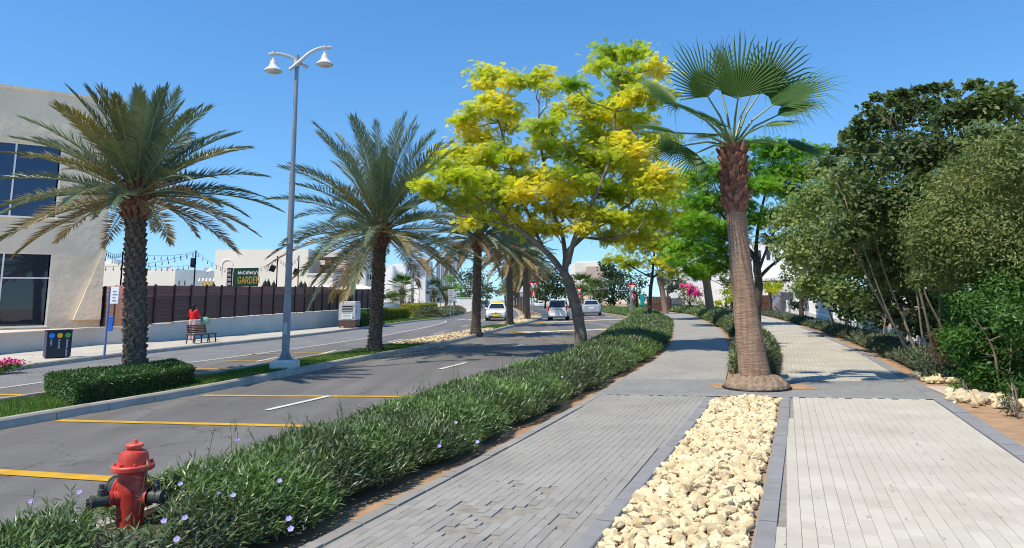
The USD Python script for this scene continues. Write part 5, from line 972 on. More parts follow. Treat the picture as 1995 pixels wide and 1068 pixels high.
def words(txt, u, v, h, m, bold, squeeze=1.):
    tm = meshkit.text_mesh(txt, h, .015, bold); q = np.array(tm.vertices); p0 = V(u, v, YB_ - .01); w = q[:, 0].max() - q[:, 0].min(); q[:, 0] *= squeeze
    return (np.stack([p0[0] + q[:, 0], np.full(len(q), YB_ - .004) - q[:, 2], p0[2] + q[:, 1]], 1), np.array(tm.faces))
obj('lettering', words("McCafferty's", 463, 534.5, .20, None, True, .80), WHITE_S, bb); obj('lettering', words('GARDEN', 462, 552.5, .42, None, True, .60), mat('gold_print', (.42, .28, .07), .5, var=.1), bb)
def post(name, label, cat, u, v0, Y, r_=.04, zb=0., group=None):
    a = V(u, v0, Y); t = thing(name, label, cat, (a[0], Y, 0), group=group); obj('pole', MB().tube([(a[0], Y, zb), (a[0], Y, a[2])], r_, 8), BLACK, t); return t, a
ps, pa = post('light_post', 'black post carrying a small box sign behind the brown fence', 'post', 382, 488, 40); obj('box_sign', MB().box((pa[0] - .12, 40 - .02, V(378, 512, 40)[2]), (.22, .2, .52), 0, .02), NAVY, ps)
post('light_post', 'thin black post seen just left of the nearest date palm trunk', 'post', 240, 490, 36)
for u, v0, fu, fv, lab in ((541, 499, 531, 523, 'thin dark post with a tilted floodlight, the left one of two above the fence'), (582.5, 498, 577, 530, 'thin dark post with a tilted floodlight, the right one of two above the fence')):
    ps, pa = post('floodlight_post', lab, 'floodlight', u, v0, 48); c = V(fu, fv, 48); q = MB().box((0, 0, 0), (.36, .26, .40), 0, .03); v, f = q.get(); Tm = trimesh.transformations.euler_matrix(.35, .35, .3)[:3, :3]; obj('floodlight', (v @ Tm.T + c, f), BLACK, ps); obj('bracket', MB().tube([c, (pa[0], 48, c[2] + .02)], .02, 6), BLACK, ps)
def string(label, P, sag, n, name='string_light'):
    t = thing(name, label, 'string lights', P[0], group='strings of bulbs above the fenced garden'); w = MB(); k = 0
    for A, B in zip(P[:-1], P[1:]):
        A, B = np.array(A), np.array(B); s = np.linspace(0, 1, 16); pts = A + (B - A) * s[:, None] - np.array([0, 0, 1.]) * (4 * sag * s * (1 - s))[:, None]; w.tube(pts, .007, 4, False)
        for f in (np.arange(n) + .5) / n:
            p = A + (B - A) * f - np.array([0, 0, 4 * sag * f * (1 - f)]); b = MB(); b.lathe([(.011, 0), (.012, -.08), (.024, -.13), (.029, -.17), (.018, -.21), (.001, -.22)], p, 6); obj('bulb', b, mat('bulb_glass', (.10, .09, .08), .3, var=.2), t)
    obj('wire', w, BLACK, t)
string('bulb string swagging from the beige building past the nearest palm to the box sign post', [V(199, 481, 34.5), V(240, 491, 36), V(382, 490, 40)], .22, 11)
string('lower bulb string crossing behind the nearest palm towards the box sign post', [V(199, 498, 34.5), V(382, 514, 42)], .35, 16)
string('bulb string rising from low on the building to the box sign post top', [V(199, 519, 34.5), V(382, 492, 40)], .2, 14)
string('bulb string from the box sign post across the cream villa to the left floodlight post', [V(382, 490, 40), V(541, 503, 48)], 1.0, 20)
string('bulb string hanging between the two floodlight posts', [V(541, 500, 48), V(582, 499, 48)], .5, 9)
def folded(u, v, Y, label):
    c = V(u, v, Y); t = thing('folded_parasol', label, 'parasol', (c[0], Y, 0), group=None); obj('canopy', MB().lathe([(.02, c[2]), (.10, c[2] - .12), (.16, c[2] - .3), (.22, c[2] - .6), (.18, c[2] - 1.2), (.14, c[2] - 1.3)], (c[0], Y, 0), 9), BLACK, t); obj('pole', MB().tube([(c[0], Y, 0), (c[0], Y, c[2] + .06)], .025, 6), BLACK, t)
for (u, v), w in zip(((516.5, 546), (523, 545), (533.5, 548), (586.5, 548), (594, 549), (416.5, 551)), ('first folded black parasol right of the billboard', 'second folded black parasol right of the billboard', 'folded black parasol just left of the left floodlight post', 'folded black parasol just right of the right floodlight post', 'rightmost folded black parasol of the garden', 'lone folded dark parasol left of the billboard')): folded(u, v, 49, w)
def parasol(u, v, Y, R, label):
    c = V(u, v, Y); t = thing('parasol', label, 'parasol', (c[0], Y, 0)); obj('canopy', MB().lathe([(.02, .1), (.1, .06), (R, -.38), (R, -.42), (R * .97, -.41), (.1, .02)], c, 8), WALL_W, t); obj('pole', MB().tube([(c[0], Y, 0), c], .03, 6), FRAME, t)
parasol(690, 553, 52, 1.6, 'open cream parasol poking over the far end of the brown fence'); parasol(630, 556, 54, 1.5, 'open cream parasol barely showing above the fence beside the villa balcony')
def windows(t, x, ys, zs, w, h, m=GLASS_D, axis='y', name='window'):
    for y in ys:
        for z in zs:
            if axis == 'y': b = MB().box((x, y, z), (.05, w, h)); f = MB().box((x - .01, y, z), (.05, w + .16, h + .16))
            else: b = MB().box((y, x, z), (w, .05, h)); f = MB().box((y, x + .01, z), (w + .16, .05, h + .16))
            o = obj(name, f, FRAME, t); obj('pane', b, m, o)
v1 = thing('cream_villa', 'large cream flat roofed villa with a roof terrace behind the fenced garden', 'building', (*V(510, 560, 75)[:2], 0))
A = V(420, 487, 75); B = V(601, 486, 75); obj('wall', MB().box(((A[0] + B[0]) / 2, 76.5, A[2] / 2), (B[0] - A[0], 3, A[2])), WALL_W, v1)
C_, D_ = V(606, 490, 77.2), V(673, 489, 77.2); obj('wall', MB().box(((C_[0] + D_[0]) / 2 - 1, 81, D_[2] / 2), (D_[0] - C_[0] + 2, 7, D_[2])), WALL_W, v1)
windows(v1, D_[0] + .02, (78.6, 80.1, 81.4, 82.7), (V(690, 527, 80)[2], V(690, 545, 80)[2]), .45, 1.5); 
b0_, b1_ = V(600, 536, 73.5), V(650, 554, 73.5); obj('terrace_wall', MB().box(((b0_[0] + b1_[0]) / 2, 75.0, b0_[2] / 2), (b1_[0] - b0_[0], 4, b0_[2])), WALL_W, v1); obj('terrace_coping', MB().box(((b0_[0] + b1_[0]) / 2, 75.0, b0_[2] + .08), (b1_[0] - b0_[0] + .2, 4.2, .15)), WALL_W, v1)
c0, c1 = V(604, 503, 74.6), V(648, 501, 74.6); obj('terrace_canopy', MB().box(((c0[0] + c1[0]) / 2, 75.8, c0[2]), (c1[0] - c0[0], 2.6, .16)), mat('canopy_brown', (.10, .05, .045), .7), v1)
for u in (637, 648): p = V(u, 503, 74.7); obj('terrace_post', MB().box((p[0], 74.7, (p[2] + b0_[2]) / 2), (.3, .3, p[2] - b0_[2] - .2)), mat('canopy_brown', (.1, .05, .045)), v1)
windows(v1, 77.45, (V(629.5, 525, 77.4)[0], V(641, 525, 77.4)[0]), (V(635, 525, 77.4)[2],), .75, .95, GLASS_D, 'x'); windows(v1, 74.97, (V(521, 522, 75)[0],), (V(521, 522, 75)[2],), .3, .35, mat('vent_grey', (.45, .45, .45)), 'x', 'vent')
windows(v1, 77.25, (V(606, 526, 77.2)[0],), (V(606, 526, 77.2)[2],), .28, .9, GLASS_D, 'x')
ar = V(443, 516, 75); obj('arch_moulding', MB().tube([ar + [.55 * math.cos(a), -.03, .55 * math.sin(a)] for a in np.linspace(0, math.pi, 12)] + [ar + [-.55, -.03, -1.5]], .05, 6), FRAME, v1)
v2 = thing('cream_villa', 'narrow cream villa block farther right, half hidden by the second date palm', 'building', (*V(715, 560, 90)[:2], 0))
E_, F2 = V(692, 499, 90), V(713, 499, 90); obj('wall', MB().box(((E_[0] + F2[0]) / 2, 94, F2[2] / 2), (F2[0] - E_[0], 8, F2[2])), WALL_W, v2); windows(v2, F2[0] + .02, (91.5, 93, 94.5, 96), (V(720, 532, 93)[2], V(720, 548, 93)[2]), .5, 1.7)
v3 = thing('cream_villa', 'cream villa wing between the second date palm and the small fan palm', 'building', (*V(760, 560, 110)[:2], 0))
for u0, u1, v0, Y, D in ((742, 765, 517, 110, 8), (765.3, 790, 514, 112, 7), (790.3, 800, 536, 108, 10), (806, 816, 536, 106, 10), (817, 829, 540, 104, 12)): obj('wall', vbox(u0, u1, v0, 600, Y, D, zlo=0.), WALL_WH, v3)
v4 = thing('low_villa', 'low cream house with grey side and tiled porch roof left of the billboard', 'building', (*V(330, 560, 95)[:2], 0))
obj('wall', vbox(280, 342, 524, 580, 95, .6, zlo=0.), WALL_W, v4); q = V(342, 524, 95); obj('side_wall', MB().hexa([(q[0] + .01, 95, 0), (q[0] + 2.4, 105, 0), (q[0], 105, 0), (q[0] - .3, 95.6, 0)], [(q[0] + .01, 95, q[2]), (q[0] + 2.4, 105, q[2]), (q[0], 105, q[2]), (q[0] - .3, 95.6, q[2])]), WALL_W, v4)
obj('far_wall', vbox(377, 440, 531, 580, 106, 5, zlo=0.), WALL_WH, v4)
for k in range(5): obj('porch_beam', MB().hexa([V(386 + k * 7, 548, 92), V(388.5 + k * 7, 548, 92), V(390 + k * 7, 543, 94.5), V(388 + k * 7, 543, 94.5)], [V(386 + k * 7, 547, 92), V(388.5 + k * 7, 547, 92), V(390 + k * 7, 542, 94.5), V(388 + k * 7, 542, 94.5)]), WALL_WH, v4)
obj('porch_wall', vbox(392, 430, 549, 580, 94.6, .4, zlo=0.), mat('ochre_render', (.50, .36, .15), .9), v4)
for k in range(2): obj('window', vbox(347.5 + k * 11, 350 + k * 11, 547, 556, 94.2, .06), GLASS_D, v4)
v5 = thing('low_villa', 'pale low house showing between the beige building and the nearest palm', 'building', (*V(215, 555, 85)[:2], 0)); obj('wall', vbox(196, 246, 514, 600, 85, 4, zlo=0.), WALL_W, v5); obj('parapet', vbox(198, 222, 506, 515.5, 92, 3), WALL_WH, v5)
for k, u in enumerate((236, 331, 404)):
    dsh = thing('roof_dish', ('white dish on the low house roof by the palm', 'white dish on the roof between palm trunk and post', 'white dish on the roof left of the large villa')[k], 'satellite dish', V(u, 525, 100)); c = V(u, 526 + 2 * (k == 2), 100); obj('dish', MB().lathe([(.02, 0), (.3, .05), (.45, .2), (.5, .35)], c, 12, (.3, -.6, .7)), WALL_WH, dsh); obj('stand', MB().tube([c, c - [0, 0, .6]], .05, 6), GREY_M, dsh)
def tower(u0, u1, v0, Y, cols, rows, label, seed):
    a, b = V(u0, v0, Y), V(u1, v0, Y); w = b[0] - a[0]; H = b[2]; t = thing('apartment_tower', label, 'tower', ((a[0] + b[0]) / 2, Y, 0)); obj('core', MB().box(((a[0] + b[0]) / 2, Y + 9, H / 2), (w, 16, H)), TOWER, t); fh = H / rows; gl = MB(); sl = MB(); pr_ = MB(); cw = w / cols
    for r_ in range(rows):
        for c in range(cols): gl.box((a[0] + (c + .5) * cw, Y + .98, (r_ + .55) * fh), (cw * .55, .3, fh * .5))
        sl.box(((a[0] + b[0]) / 2, Y + .4, (r_ + .02) * fh), (w * .98, 1.0, fh * .16))
        for d in range(4): gl.box((b[0] - .05, Y + 3 + d * 4, (r_ + .55) * fh), (.5, 2., fh * .5))
    for c in range(0, cols + 1, 2): pr_.box((a[0] + c * cw, Y + .3, H / 2), (cw * .22, 1.6, H + 1.5))
    obj('windows', gl, mat('tower_glass', (.12, .17, .23), .2, spec=.6), t, kind='stuff'); obj('balcony_slabs', sl, TOWER, t, kind='stuff'); obj('piers', pr_, mat('tower_white', (.66, .69, .72)), t, kind='stuff'); obj('roof_plant', MB().box(((a[0] + b[0]) / 2, Y + 9, H + 1.5), (w * .7, 8, 3)), TOWER, t)
tower(803, 838, 508, 560, 8, 17, 'left of two pale apartment towers rising far behind the palms', 1); tower(850, 886, 506, 600, 9, 19, 'right of two pale apartment towers rising far behind the palms', 2)
fb = thing('far_building', 'distant beige stepped building above the trees at the end of the road', 'building', (*V(1150, 560, 260)[:2], 0))
obj('wall', vbox(1122, 1170, 511, 600, 262, 20, zlo=0.), WALL_W, fb); obj('wing', vbox(1146, 1180, 519, 600, 256, 5.8, zlo=0.), mat('pink_render', (.46, .37, .31)), fb); obj('parapet', vbox(1126, 1164, 508.5, 512, 268, 8), WALL_WH, fb)
# right hand villas
rv = thing('white_villa', 'white villa glimpsed through the trees behind the bougainvillea', 'building', (*V(1380, 580, 104)[:2], 0))
for u0, u1, v0, Y in ((1316, 1420, 505, 104), (1340, 1385, 492, 107), (1420.5, 1452, 520, 108)): obj('wall', vbox(u0, u1, v0, 620, Y, 9, zlo=0.), WALL_WH, rv)
windows(rv, 103.97, [V(u, 520, 104)[0] for u in (1334, 1345, 1400)], [V(1340, 521, 104)[2]], .6, 1.3, GLASS_D, 'x'); windows(rv, 106.97, [V(1372, 504, 107)[0]], [V(1372, 504, 107)[2]], .6, .9, GLASS_D, 'x')
rv = thing('white_villa', 'white villa with small windows behind the lattice gate', 'building', (*V(1520, 580, 92)[:2], 0))
for u0, u1, v0, Y in ((1476, 1572, 470, 96), (1502, 1590, 540, 90)): obj('wall', vbox(u0, u1, v0, 620, Y, 10, zlo=0.), WALL_WH, rv)
windows(rv, 95.97, [V(u, 495, 96)[0] for u in (1478.5, 1496, 1512)], [V(1500, 497, 96)[2]], .5, 1.3, GLASS_D, 'x')
obj('pergola', vbox(1500, 1540, 546, 549, 87, 2.5), mat('canopy_brown', (.10, .05, .045)), rv)
# low white wall with posts along the right hand gardens
fw = thing('post_and_wall_fence', 'low white wall with square white posts in front of the right hand gardens', 'fence', (20, 51, 0)); fx = edge((13.3, 24), (14.6, 28.8), (17.4, 38.3), (21.2, 51), (24.9, 62), (28.2, 76)); y = 24.
while y < 76:
    y2 = y + 1.75 / math.hypot(1, float(fx(y + .1) - fx(y)) / .1); a, b = np.array([float(fx(y)), y]), np.array([float(fx(y2)), y2]); t_ = unit(b - a); n2 = np.array([t_[1], -t_[0]]) * .1
    obj('wall', MB().hexa([(*p, -.1) for p in (a + t_ * .1 + n2, b - t_ * .1 + n2, b - t_ * .1 - n2, a + t_ * .1 - n2)], [(*p, .42) for p in (a + t_ * .1 + n2, b - t_ * .1 + n2, b - t_ * .1 - n2, a + t_ * .1 - n2)]), WALL_WH, fw)
    q = MB().box((*a, .62), (.2, .2, 1.36), math.atan2(t_[1], t_[0]), .012); obj('post', q, WALL_WH, fw)
    for z in (.62, .86, 1.1): obj('rail', MB().tube([(*(a + t_ * .1), z), (*(b - t_ * .1), z)], .02, 6), POST_D, fw)
    y = y2
def screen(name, label, u0, u1, vb, h, Y, m, lattice, n=8):
    a, b = V(u0, vb, Y), V(u1, vb, Y); t = thing(name, label, 'gate' if 'gate' in name else 'fence', ((a[0] + b[0]) / 2, Y, 0)); w = b[0] - a[0]
    for x in (a[0], b[0]): obj('post', MB().box((x, Y, h / 2), (.12, .12, h + .1)), m, t)
    if lattice:
        for k in range(n):
            for sg in (-1, 1):
                x0 = a[0] + w * k / n; x1 = x0 + sg * h; p = [(x0, .1)]; 
                p0, p1 = np.array([x0, .1]), np.array([x0 + sg * (h - .1), h]); 
                if p1[0] > b[0]: p1 = p0 + (p1 - p0) * (b[0] - p0[0]) / (p1[0] - p0[0])
                if p1[0] < a[0]: p1 = p0 + (p1 - p0) * (a[0] - p0[0]) / (p1[0] - p0[0])
                if np.linalg.norm(p1 - p0) > .15: obj('slat', MB().tube([(p0[0], Y + .02 * sg, p0[1]), (p1[0], Y + .02 * sg, p1[1])], .03, 4), m, t)
        obj('rail', MB().box(((a[0] + b[0]) / 2, Y, h), (w, .08, .08)), m, t); obj('bottom_rail', MB().box(((a[0] + b[0]) / 2, Y, .12), (w, .08, .08)), m, t)
    else:
        for k in range(n): obj('board', MB().box((a[0] + w * (k + .5) / n, Y, h / 2), (w / n * .93, .05, h - .06), 0, .004), m, t)
        obj('rail', MB().box(((a[0] + b[0]) / 2, Y - .04, h * .55), (w, .03, .08)), m, t)
BRN = mat('gate_brown', (.11, .05, .035), .7, var=.2); GRG = mat('gate_grey', (.10, .11, .125), .6, var=.15)
screen('lattice_gate', 'brown lattice gate beside the grey boarded gate on the right', 1500, 1524, 612, 1.75, 76, BRN, True); screen('boarded_gate', 'dark grey boarded gate at the end of the right path fence', 1525, 1547, 612, 2.15, 75, GRG, False)
screen('brown_fence', 'brown boarded garden fence behind the bougainvillea', 1262, 1306, 596, 1.9, 92, BRN, False, 14); screen('brown_fence', 'brown garden fence left of the lattice gate with white posts in front', 1474, 1500, 604, 1.9, 84, BRN, False, 10); screen('grey_fence', 'dark grey fence left of the bougainvillea', 1306.5, 1334, 597, 1.7, 92, GRG, False, 8)
# ---------------------------------------------------------------- more planting: left verge, right gardens, far trees
bush('dense_dark_shrub', 'dense dark shrub mass closing the gaps behind the round leaved trees', (1720, 672), [[(1720, 680, 0), (1725, 620, 0), (1735, 560, 0)]],
     [(u, v, 50) for u in range(1640, 2040, 62) for v in (430, 510, 585)] + [(1660, 610, 30), (1900, 640, 44), (1960, 660, 44), (1840, 640, 40), (1590, 530, 44), (1560, 560, 30)], lambda u: np.interp(u, [1560, 1700, 2040], [38, 27, 19]), 121, 'round', .17, .15, DRK_L, 55, 9, 1.6)
bush('dense_dark_shrub', 'dark leafy shrub at the extreme right in the shade behind the bright shrub', (1930, 735), [[(1930, 740, 0), (1925, 700, 0), (1930, 640, 0)]],
     [(1900, 690, 40), (1950, 700, 44), (2000, 690, 50), (1920, 735, 26), (1960, 735, 30), (2010, 745, 40), (1880, 720, 26)], lambda u: 15.6, 123, 'blade', .12, .05, DRK_L, 90, 12, .5)
lawn = obj('lawn_soil', strip(off(kerbL, -2.4), off(kerbL, -.14), 52.5, 73, .004, 20), LAWN_B, kind='structure')
tag(obj('grass', turf(off(kerbL, -2.4), off(kerbL, -.16), 52.5, 73, lambda y: 420, 131, .1, .04, .0), GRASS_L), 'strip of bright lawn along the far left kerb', 'grass', kind='stuff')
def HP(y0, y1, o0, o1): return [(float(kerbL(y0)) - o0, y0), (float(kerbL(y1)) - o0, y1), (float(kerbL(y1)) - o1, y1), (float(kerbL(y0)) - o1, y0)]
boxhedge('clipped_hedge', 'dark clipped hedge between the vending kiosk and the second palm', HP(49.5, 54, .4, 1.5), .95, 420, 5, HEDGE_L, .1, .06)
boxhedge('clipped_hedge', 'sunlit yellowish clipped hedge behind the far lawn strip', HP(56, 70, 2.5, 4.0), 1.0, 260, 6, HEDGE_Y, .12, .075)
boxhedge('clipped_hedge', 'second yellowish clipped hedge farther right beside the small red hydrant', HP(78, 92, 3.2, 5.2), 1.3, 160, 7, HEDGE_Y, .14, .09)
gc = thing('ground_cover', 'grey green ground cover sloping to the kerb of the side street', 'ground cover'); m, q = mound(off(kerbL, -3.1), off(kerbL, -.3), 73.5, 104, .75, lambda y: 150, 133, .16, .05); obj('foliage', m, GRY_L, gc, kind='stuff'); obj('undergrowth', q, MULCH, gc)
ww = thing('garden_wall', 'white garden wall behind the small fan palms across the road', 'wall', (*V(760, 605, 80)[:2], 0)); a, b = V(744, 600, 76), V(812, 600, 98); 
obj('wall', MB().hexa([(a[0], a[1], -.1), (b[0], b[1], -.1), (b[0] - .1, b[1] + .2, -.1), (a[0] - .1, a[1] + .2, -.1)], [(a[0], a[1], 1.5), (b[0], b[1], 1.3), (b[0] - .1, b[1] + .2, 1.3), (a[0] - .1, a[1] + .2, 1.5)]), WALL_WH, ww)
ww = thing('garden_wall', 'white blank wall below the dark round tree left of the road bend', 'wall', (*V(905, 598, 118)[:2], 0)); obj('wall', vbox(894, 921, 580, 640, 118, 1., zlo=-.1), WALL_WH, ww); obj('coping', vbox(893, 922, 579, 580, 117.9, 1.2), WALL_WH, ww)
for (u, v0, Y, H, R_, lab) in ((783, 0, 84, 3.0, 1.25, 'nearest small fan palm across the road, behind the yellowish hedge'), (846, 0, 106, 3.2, 1.1, 'small fan palm in front of the right apartment tower'), (869, 0, 114, 2.3, 1.15, 'short pale fan palm left of the dark round tree'), (762, 0, 96, 1.2, 1.2, 'lowest fan palm in front of the cream villa wing'), (1135, 0, 150, 4.2, 1.9, 'fan palm against the sky below the far beige building'), (1158, 0, 145, 3.2, 1.7, 'fan palm right of the trunk of the yellow tree')):
    q = V(u, 600, Y); small_fan_palm((q[0], Y, 0), H, .2, R_, 24, int(u), lab)
q = V(1385, 600, 61); small_fan_palm((q[0], 61, 0), 4.6, .30, 1.3, 22, 7, 'fan palm with rough brown trunk between the two paths at the bend', lean=-.08)
q = V(1297, 600, 80); small_fan_palm((q[0], 80, 0), 4.5, .27, 1.2, 18, 8, 'fan palm with a leaning plain trunk left of the bougainvillea', lean=-.12)
def far_tree(label, u, Y, H, blobs, lm, L, W, seed, kind='round', n=60, sub=18, name='garden_tree', tr=.18, depth=2.5):
    q = V(u, 600, Y); t = thing(name, label, 'tree', (q[0], Y, 0)); r = np.random.default_rng(seed)
    m, C = crown_leaves(blobs, Y, depth, seed, n, sub, kind, L, W, .85, .35, .36); c = np.mean([c for c, _ in C], 0); tm = MB(); k = np.array([(q[0], Y, -.1), (q[0] + .1, Y, H * .25), (q[0] * .8 + c[0] * .2, Y, H * .5)]); tm.tube(k, [tr * 1.2, tr, tr * .7], 8); obj('trunk', tm, BARK_K, t)
    obj('crown', m, lm, t, kind='stuff'); obj('limbs', twigs(C, [k], seed, .06), BARK_K, t, kind='stuff'); return t
far_tree('dense round dark tree left of the third date palm above the white wall', 912, 128, 5, [(905, 548, 26), (925, 545, 26), (935, 565, 24), (912, 575, 22), (930, 590, 18), (895, 565, 18), (918, 535, 18), (942, 550, 18)], DRK_L, .30, .26, 141)
far_tree('fresh green small tree left of the dense round dark tree', 884, 126, 4, [(882, 545, 14), (888, 560, 16), (878, 570, 12), (893, 573, 12)], GRN_L, .28, .24, 142)
far_tree('leafy green garden tree beside the dark gateway across the road', 828, 110, 3.5, [(822, 580, 16), (838, 585, 14), (812, 590, 12), (832, 568, 12)], SHR_L, .26, .2, 143)
far_tree('feathery grey green shrub tree behind the nearest small fan palm', 802, 92, 3, [(800, 575, 16), (790, 588, 14), (812, 595, 12), (770, 585, 14), (755, 575, 12)], GRY_L, .2, .09, 144, 'blade')
far_tree('grey leaved tree far down the left side of the road', 948, 190, 6, [(944, 555, 12), (950, 565, 12), (940, 572, 10), (955, 575, 9)], GRY_L, .4, .3, 145)
for k, (u, Y, bl_, lm, lab) in enumerate(((1062, 150, [(1050, 556, 22), (1075, 552, 24), (1062, 572, 22), (1085, 570, 20), (1045, 575, 16), (1095, 560, 18), (1070, 540, 18)], DRK_L, 'dark spreading tree over the road left of the yellow tree trunk'), (1030, 200, [(1020, 560, 14), (1035, 553, 16), (1045, 565, 14), (1010, 570, 12)], DRK_L, 'far dark tree behind the palm row on the median'), (1110, 165, [(1100, 548, 16), (1118, 560, 18), (1106, 575, 16), (1125, 575, 14)], GRY_L, 'greyish tree directly behind the yellow tree trunk'),
        (1195, 112, [(1180, 540, 22), (1200, 528, 24), (1215, 550, 24), (1190, 565, 22), (1172, 562, 20), (1212, 575, 18), (1192, 580, 16), (1165, 580, 14), (1175, 515, 16)], DRK_L, 'big dark green tree right of the silver sedan'), (1240, 105, [(1235, 560, 18), (1250, 575, 16), (1230, 580, 14), (1248, 550, 16)], DRK_L, 'dark bushy tree behind the give way sign on the right'), (1150, 220, [(1140, 560, 14), (1155, 550, 14), (1160, 568, 14)], SHR_L, 'green tree at the far end of the road under the beige building'),
        (1300, 100, [(1298, 545, 16), (1312, 535, 16), (1318, 555, 14), (1300, 565, 12), (1325, 545, 12)], GRY_L, 'thin silvery green tree in front of the white villa'), (1425, 92, [(1422, 560, 16), (1440, 550, 18), (1432, 540, 18), (1410, 545, 16), (1450, 530, 18)], DRK_L, 'dark tree between the fan palm trunks behind the right path'), (1560, 62, [(1560, 565, 22), (1580, 580, 24), (1555, 590, 18), (1600, 590, 22), (1575, 545, 22), (1540, 545, 16)], DRK_L, 'dark shrub tree right of the grey boarded gate'), (1500, 70, [(1490, 556, 14), (1508, 552, 16), (1500, 568, 12), (1520, 558, 12)], YGR_L, 'small yellow green tree hanging over the brown fence'))):
    far_tree(lab, u, Y, 5, bl_, lm, .0030 * Y, .0025 * Y, 150 + k, n=70, sub=22)
far_tree('yellow green bush left of the fan palm trunk behind the right path', 1415, 74, 2, [(1412, 572, 16), (1424, 565, 14), (1418, 585, 14), (1402, 590, 10), (1428, 588, 12)], YGR_L, .18, .14, 171, name='garden_bush', n=60, sub=14)
far_tree('pale dry looking bush right of the bougainvillea', 1368, 80, 2, [(1368, 588, 12), (1360, 595, 10), (1376, 596, 9)], OLV_L, .16, .1, 172, name='garden_bush')
bv = far_tree('bougainvillea bush covered in magenta blossom over the garden fence', 1345, 84, 2, [(1330, 570, 14), (1345, 560, 16), (1362, 568, 14), (1340, 585, 14), (1352, 590, 12), (1328, 560, 10)], OLV_L, .2, .14, 173, name='bougainvillea', n=60, sub=24)
m, _ = crown_leaves([(1350, 565, 11), (1342, 560, 9), (1360, 570, 8), (1330, 558, 4), (1352, 572, 9)], 82.3, .5, 174, 60, 16, 'round', .2, .2, .8, .2, .4); obj('blossom', m, PINK, bv, kind='stuff')
far_tree('dark hedge tree line closing the far end of the road', 985, 275, 4, [(u, 572 + 4 * math.sin(u), 10) for u in range(935, 1130, 12)], DRK_L, .7, .6, 175, name='tree_line', n=30, sub=40, depth=4)
pf = thing('pink_flowers', 'patch of pink flowers on the left pavement at the photo edge', 'flowers', G(8, 718)); r = np.random.default_rng(3); c = G(2, 720); q = r.normal(size=(420, 3)) * [.26, .2, .05] + c + [0, 0, .12]
obj('leaves', MB().add(*leaves(q - [0, 0, .05], unit(r.normal(size=(420, 3))), r.normal(size=(420, 3)) + [0, 0, 1], .09, .05)), SHR_L, pf, kind='stuff'); obj('petals', MB().add(*leaves(q[:260] + [0, 0, .04], unit(r.normal(size=(260, 3))), r.normal(size=(260, 3)) * .4 + [0, 0, 1], .07, .07, kind='round')), PINK, pf, kind='stuff')
# ---------------------------------------------------------------- traffic signs
def tri(c, w, down, y, th=.02):
    h = w * .88; s = -1 if down else 1; p = [(c[0] - w / 2, c[2] - s * h / 2), (c[0] + w / 2, c[2] - s * h / 2), (c[0], c[2] + s * h / 2)]
    if not down: p = [p[0], p[1], p[2]]
    return MB().hexa([(x, y + th, z) for x, z in p], [(x, y, z) for x, z in p])
def giveway(u, v, Y, label, plate=True, zb=0.):
    c = V(u, v, Y); t = thing('give_way_sign', label, 'road sign', (c[0], Y, zb)); obj('pole', MB().tube([(c[0], Y + .05, zb), (c[0], Y + .05, c[2] + .3)], .035, 8), STEEL, t); b = obj('border', tri(c, .95, True, Y), RED_S, t); obj('face', tri(c, .62, True, Y - .012, .01), WHITE_S, b)
    if plate:
        z = c[2] - .88; pl = obj('plate', MB().box((c[0], Y, z), (.52, .02, .62), 0, .005), RED_S, t); f = MB(); X = lambda a, z_: (c[0] + a, Y - .014, z + z_)
        f.lathe([(.001, -.008), (.055, -.006), (.055, .006), (.001, .008)], X(.02, .2), 10, (0, 1, 0)); f.tube([X(.01, .13), X(0, -.04)], .045, 6); f.tube([X(0, -.03), X(.1, -.15), X(.12, -.26)], .026, 6); f.tube([X(0, -.03), X(-.06, -.15), X(-.13, -.25)], .026, 6); f.tube([X(.01, .11), X(.13, .0)], .02, 6); f.tube([X(.01, .11), X(-.11, .02)], .02, 6); obj('walking_figure', f, WHITE_S, pl)
giveway(1231, 561, 72, 'red and white give way sign with pedestrian plate on the right of the road'); giveway(1039, 557, 74, 'red and white give way sign with pedestrian plate on the median'); giveway(1128.5, 567, 118, 'far small give way sign beside the road beyond the sedan')
def signback(u, v, Y, label, round_=False, sc=1.):
    c = V(u, v, Y); t = thing('sign_back', label, 'road sign', (c[0], Y, 0)); obj('pole', MB().tube([(c[0], Y + .04, 0), (c[0], Y + .04, c[2] + .3)], .035, 8), STEEL, t); obj('triangle', tri(c, .95 * sc, False, Y), WHITE_S, t); obj('plate', MB().box((c[0], Y, c[2] - .75), (.62, .02, .5), 0, .005), GREY_M, t)
    for k in (-.15, .15): obj('bracket', MB().box((c[0], Y - .015, c[2] - .75 + k), (.5, .02, .05)), STEEL, t)
signback(1018, 563, 96, 'grey back of a triangular sign on the median between palm trunks')
for u, v, Y, w, lab in ((878.5, 567, 66, 'left'), (884, 573, 76, 'right')) if False else (): pass
c = V(878, 572, 67); sb_ = thing('sign_back', 'pair of stacked grey sign backs left of the road at the side street', 'road sign', (c[0], 67, 0)); obj('pole', MB().tube([(c[0], 67.05, 0), (c[0], 67.05, c[2] + .35)], .04, 8), STEEL, sb_); obj('upper_plate', MB().box((c[0] + .05, 67, c[2] + .12), (.62, .02, .55), 0, .005), GREY_M, sb_); obj('lower_plate', MB().box((c[0], 67, c[2] - .48), (.42, .02, .5), 0, .005), GREY_M, sb_)
for k in (-.6, -.35, .0, .25): obj('bracket', MB().box((c[0], 66.98, c[2] + k), (.36, .02, .04)), STEEL, sb_)
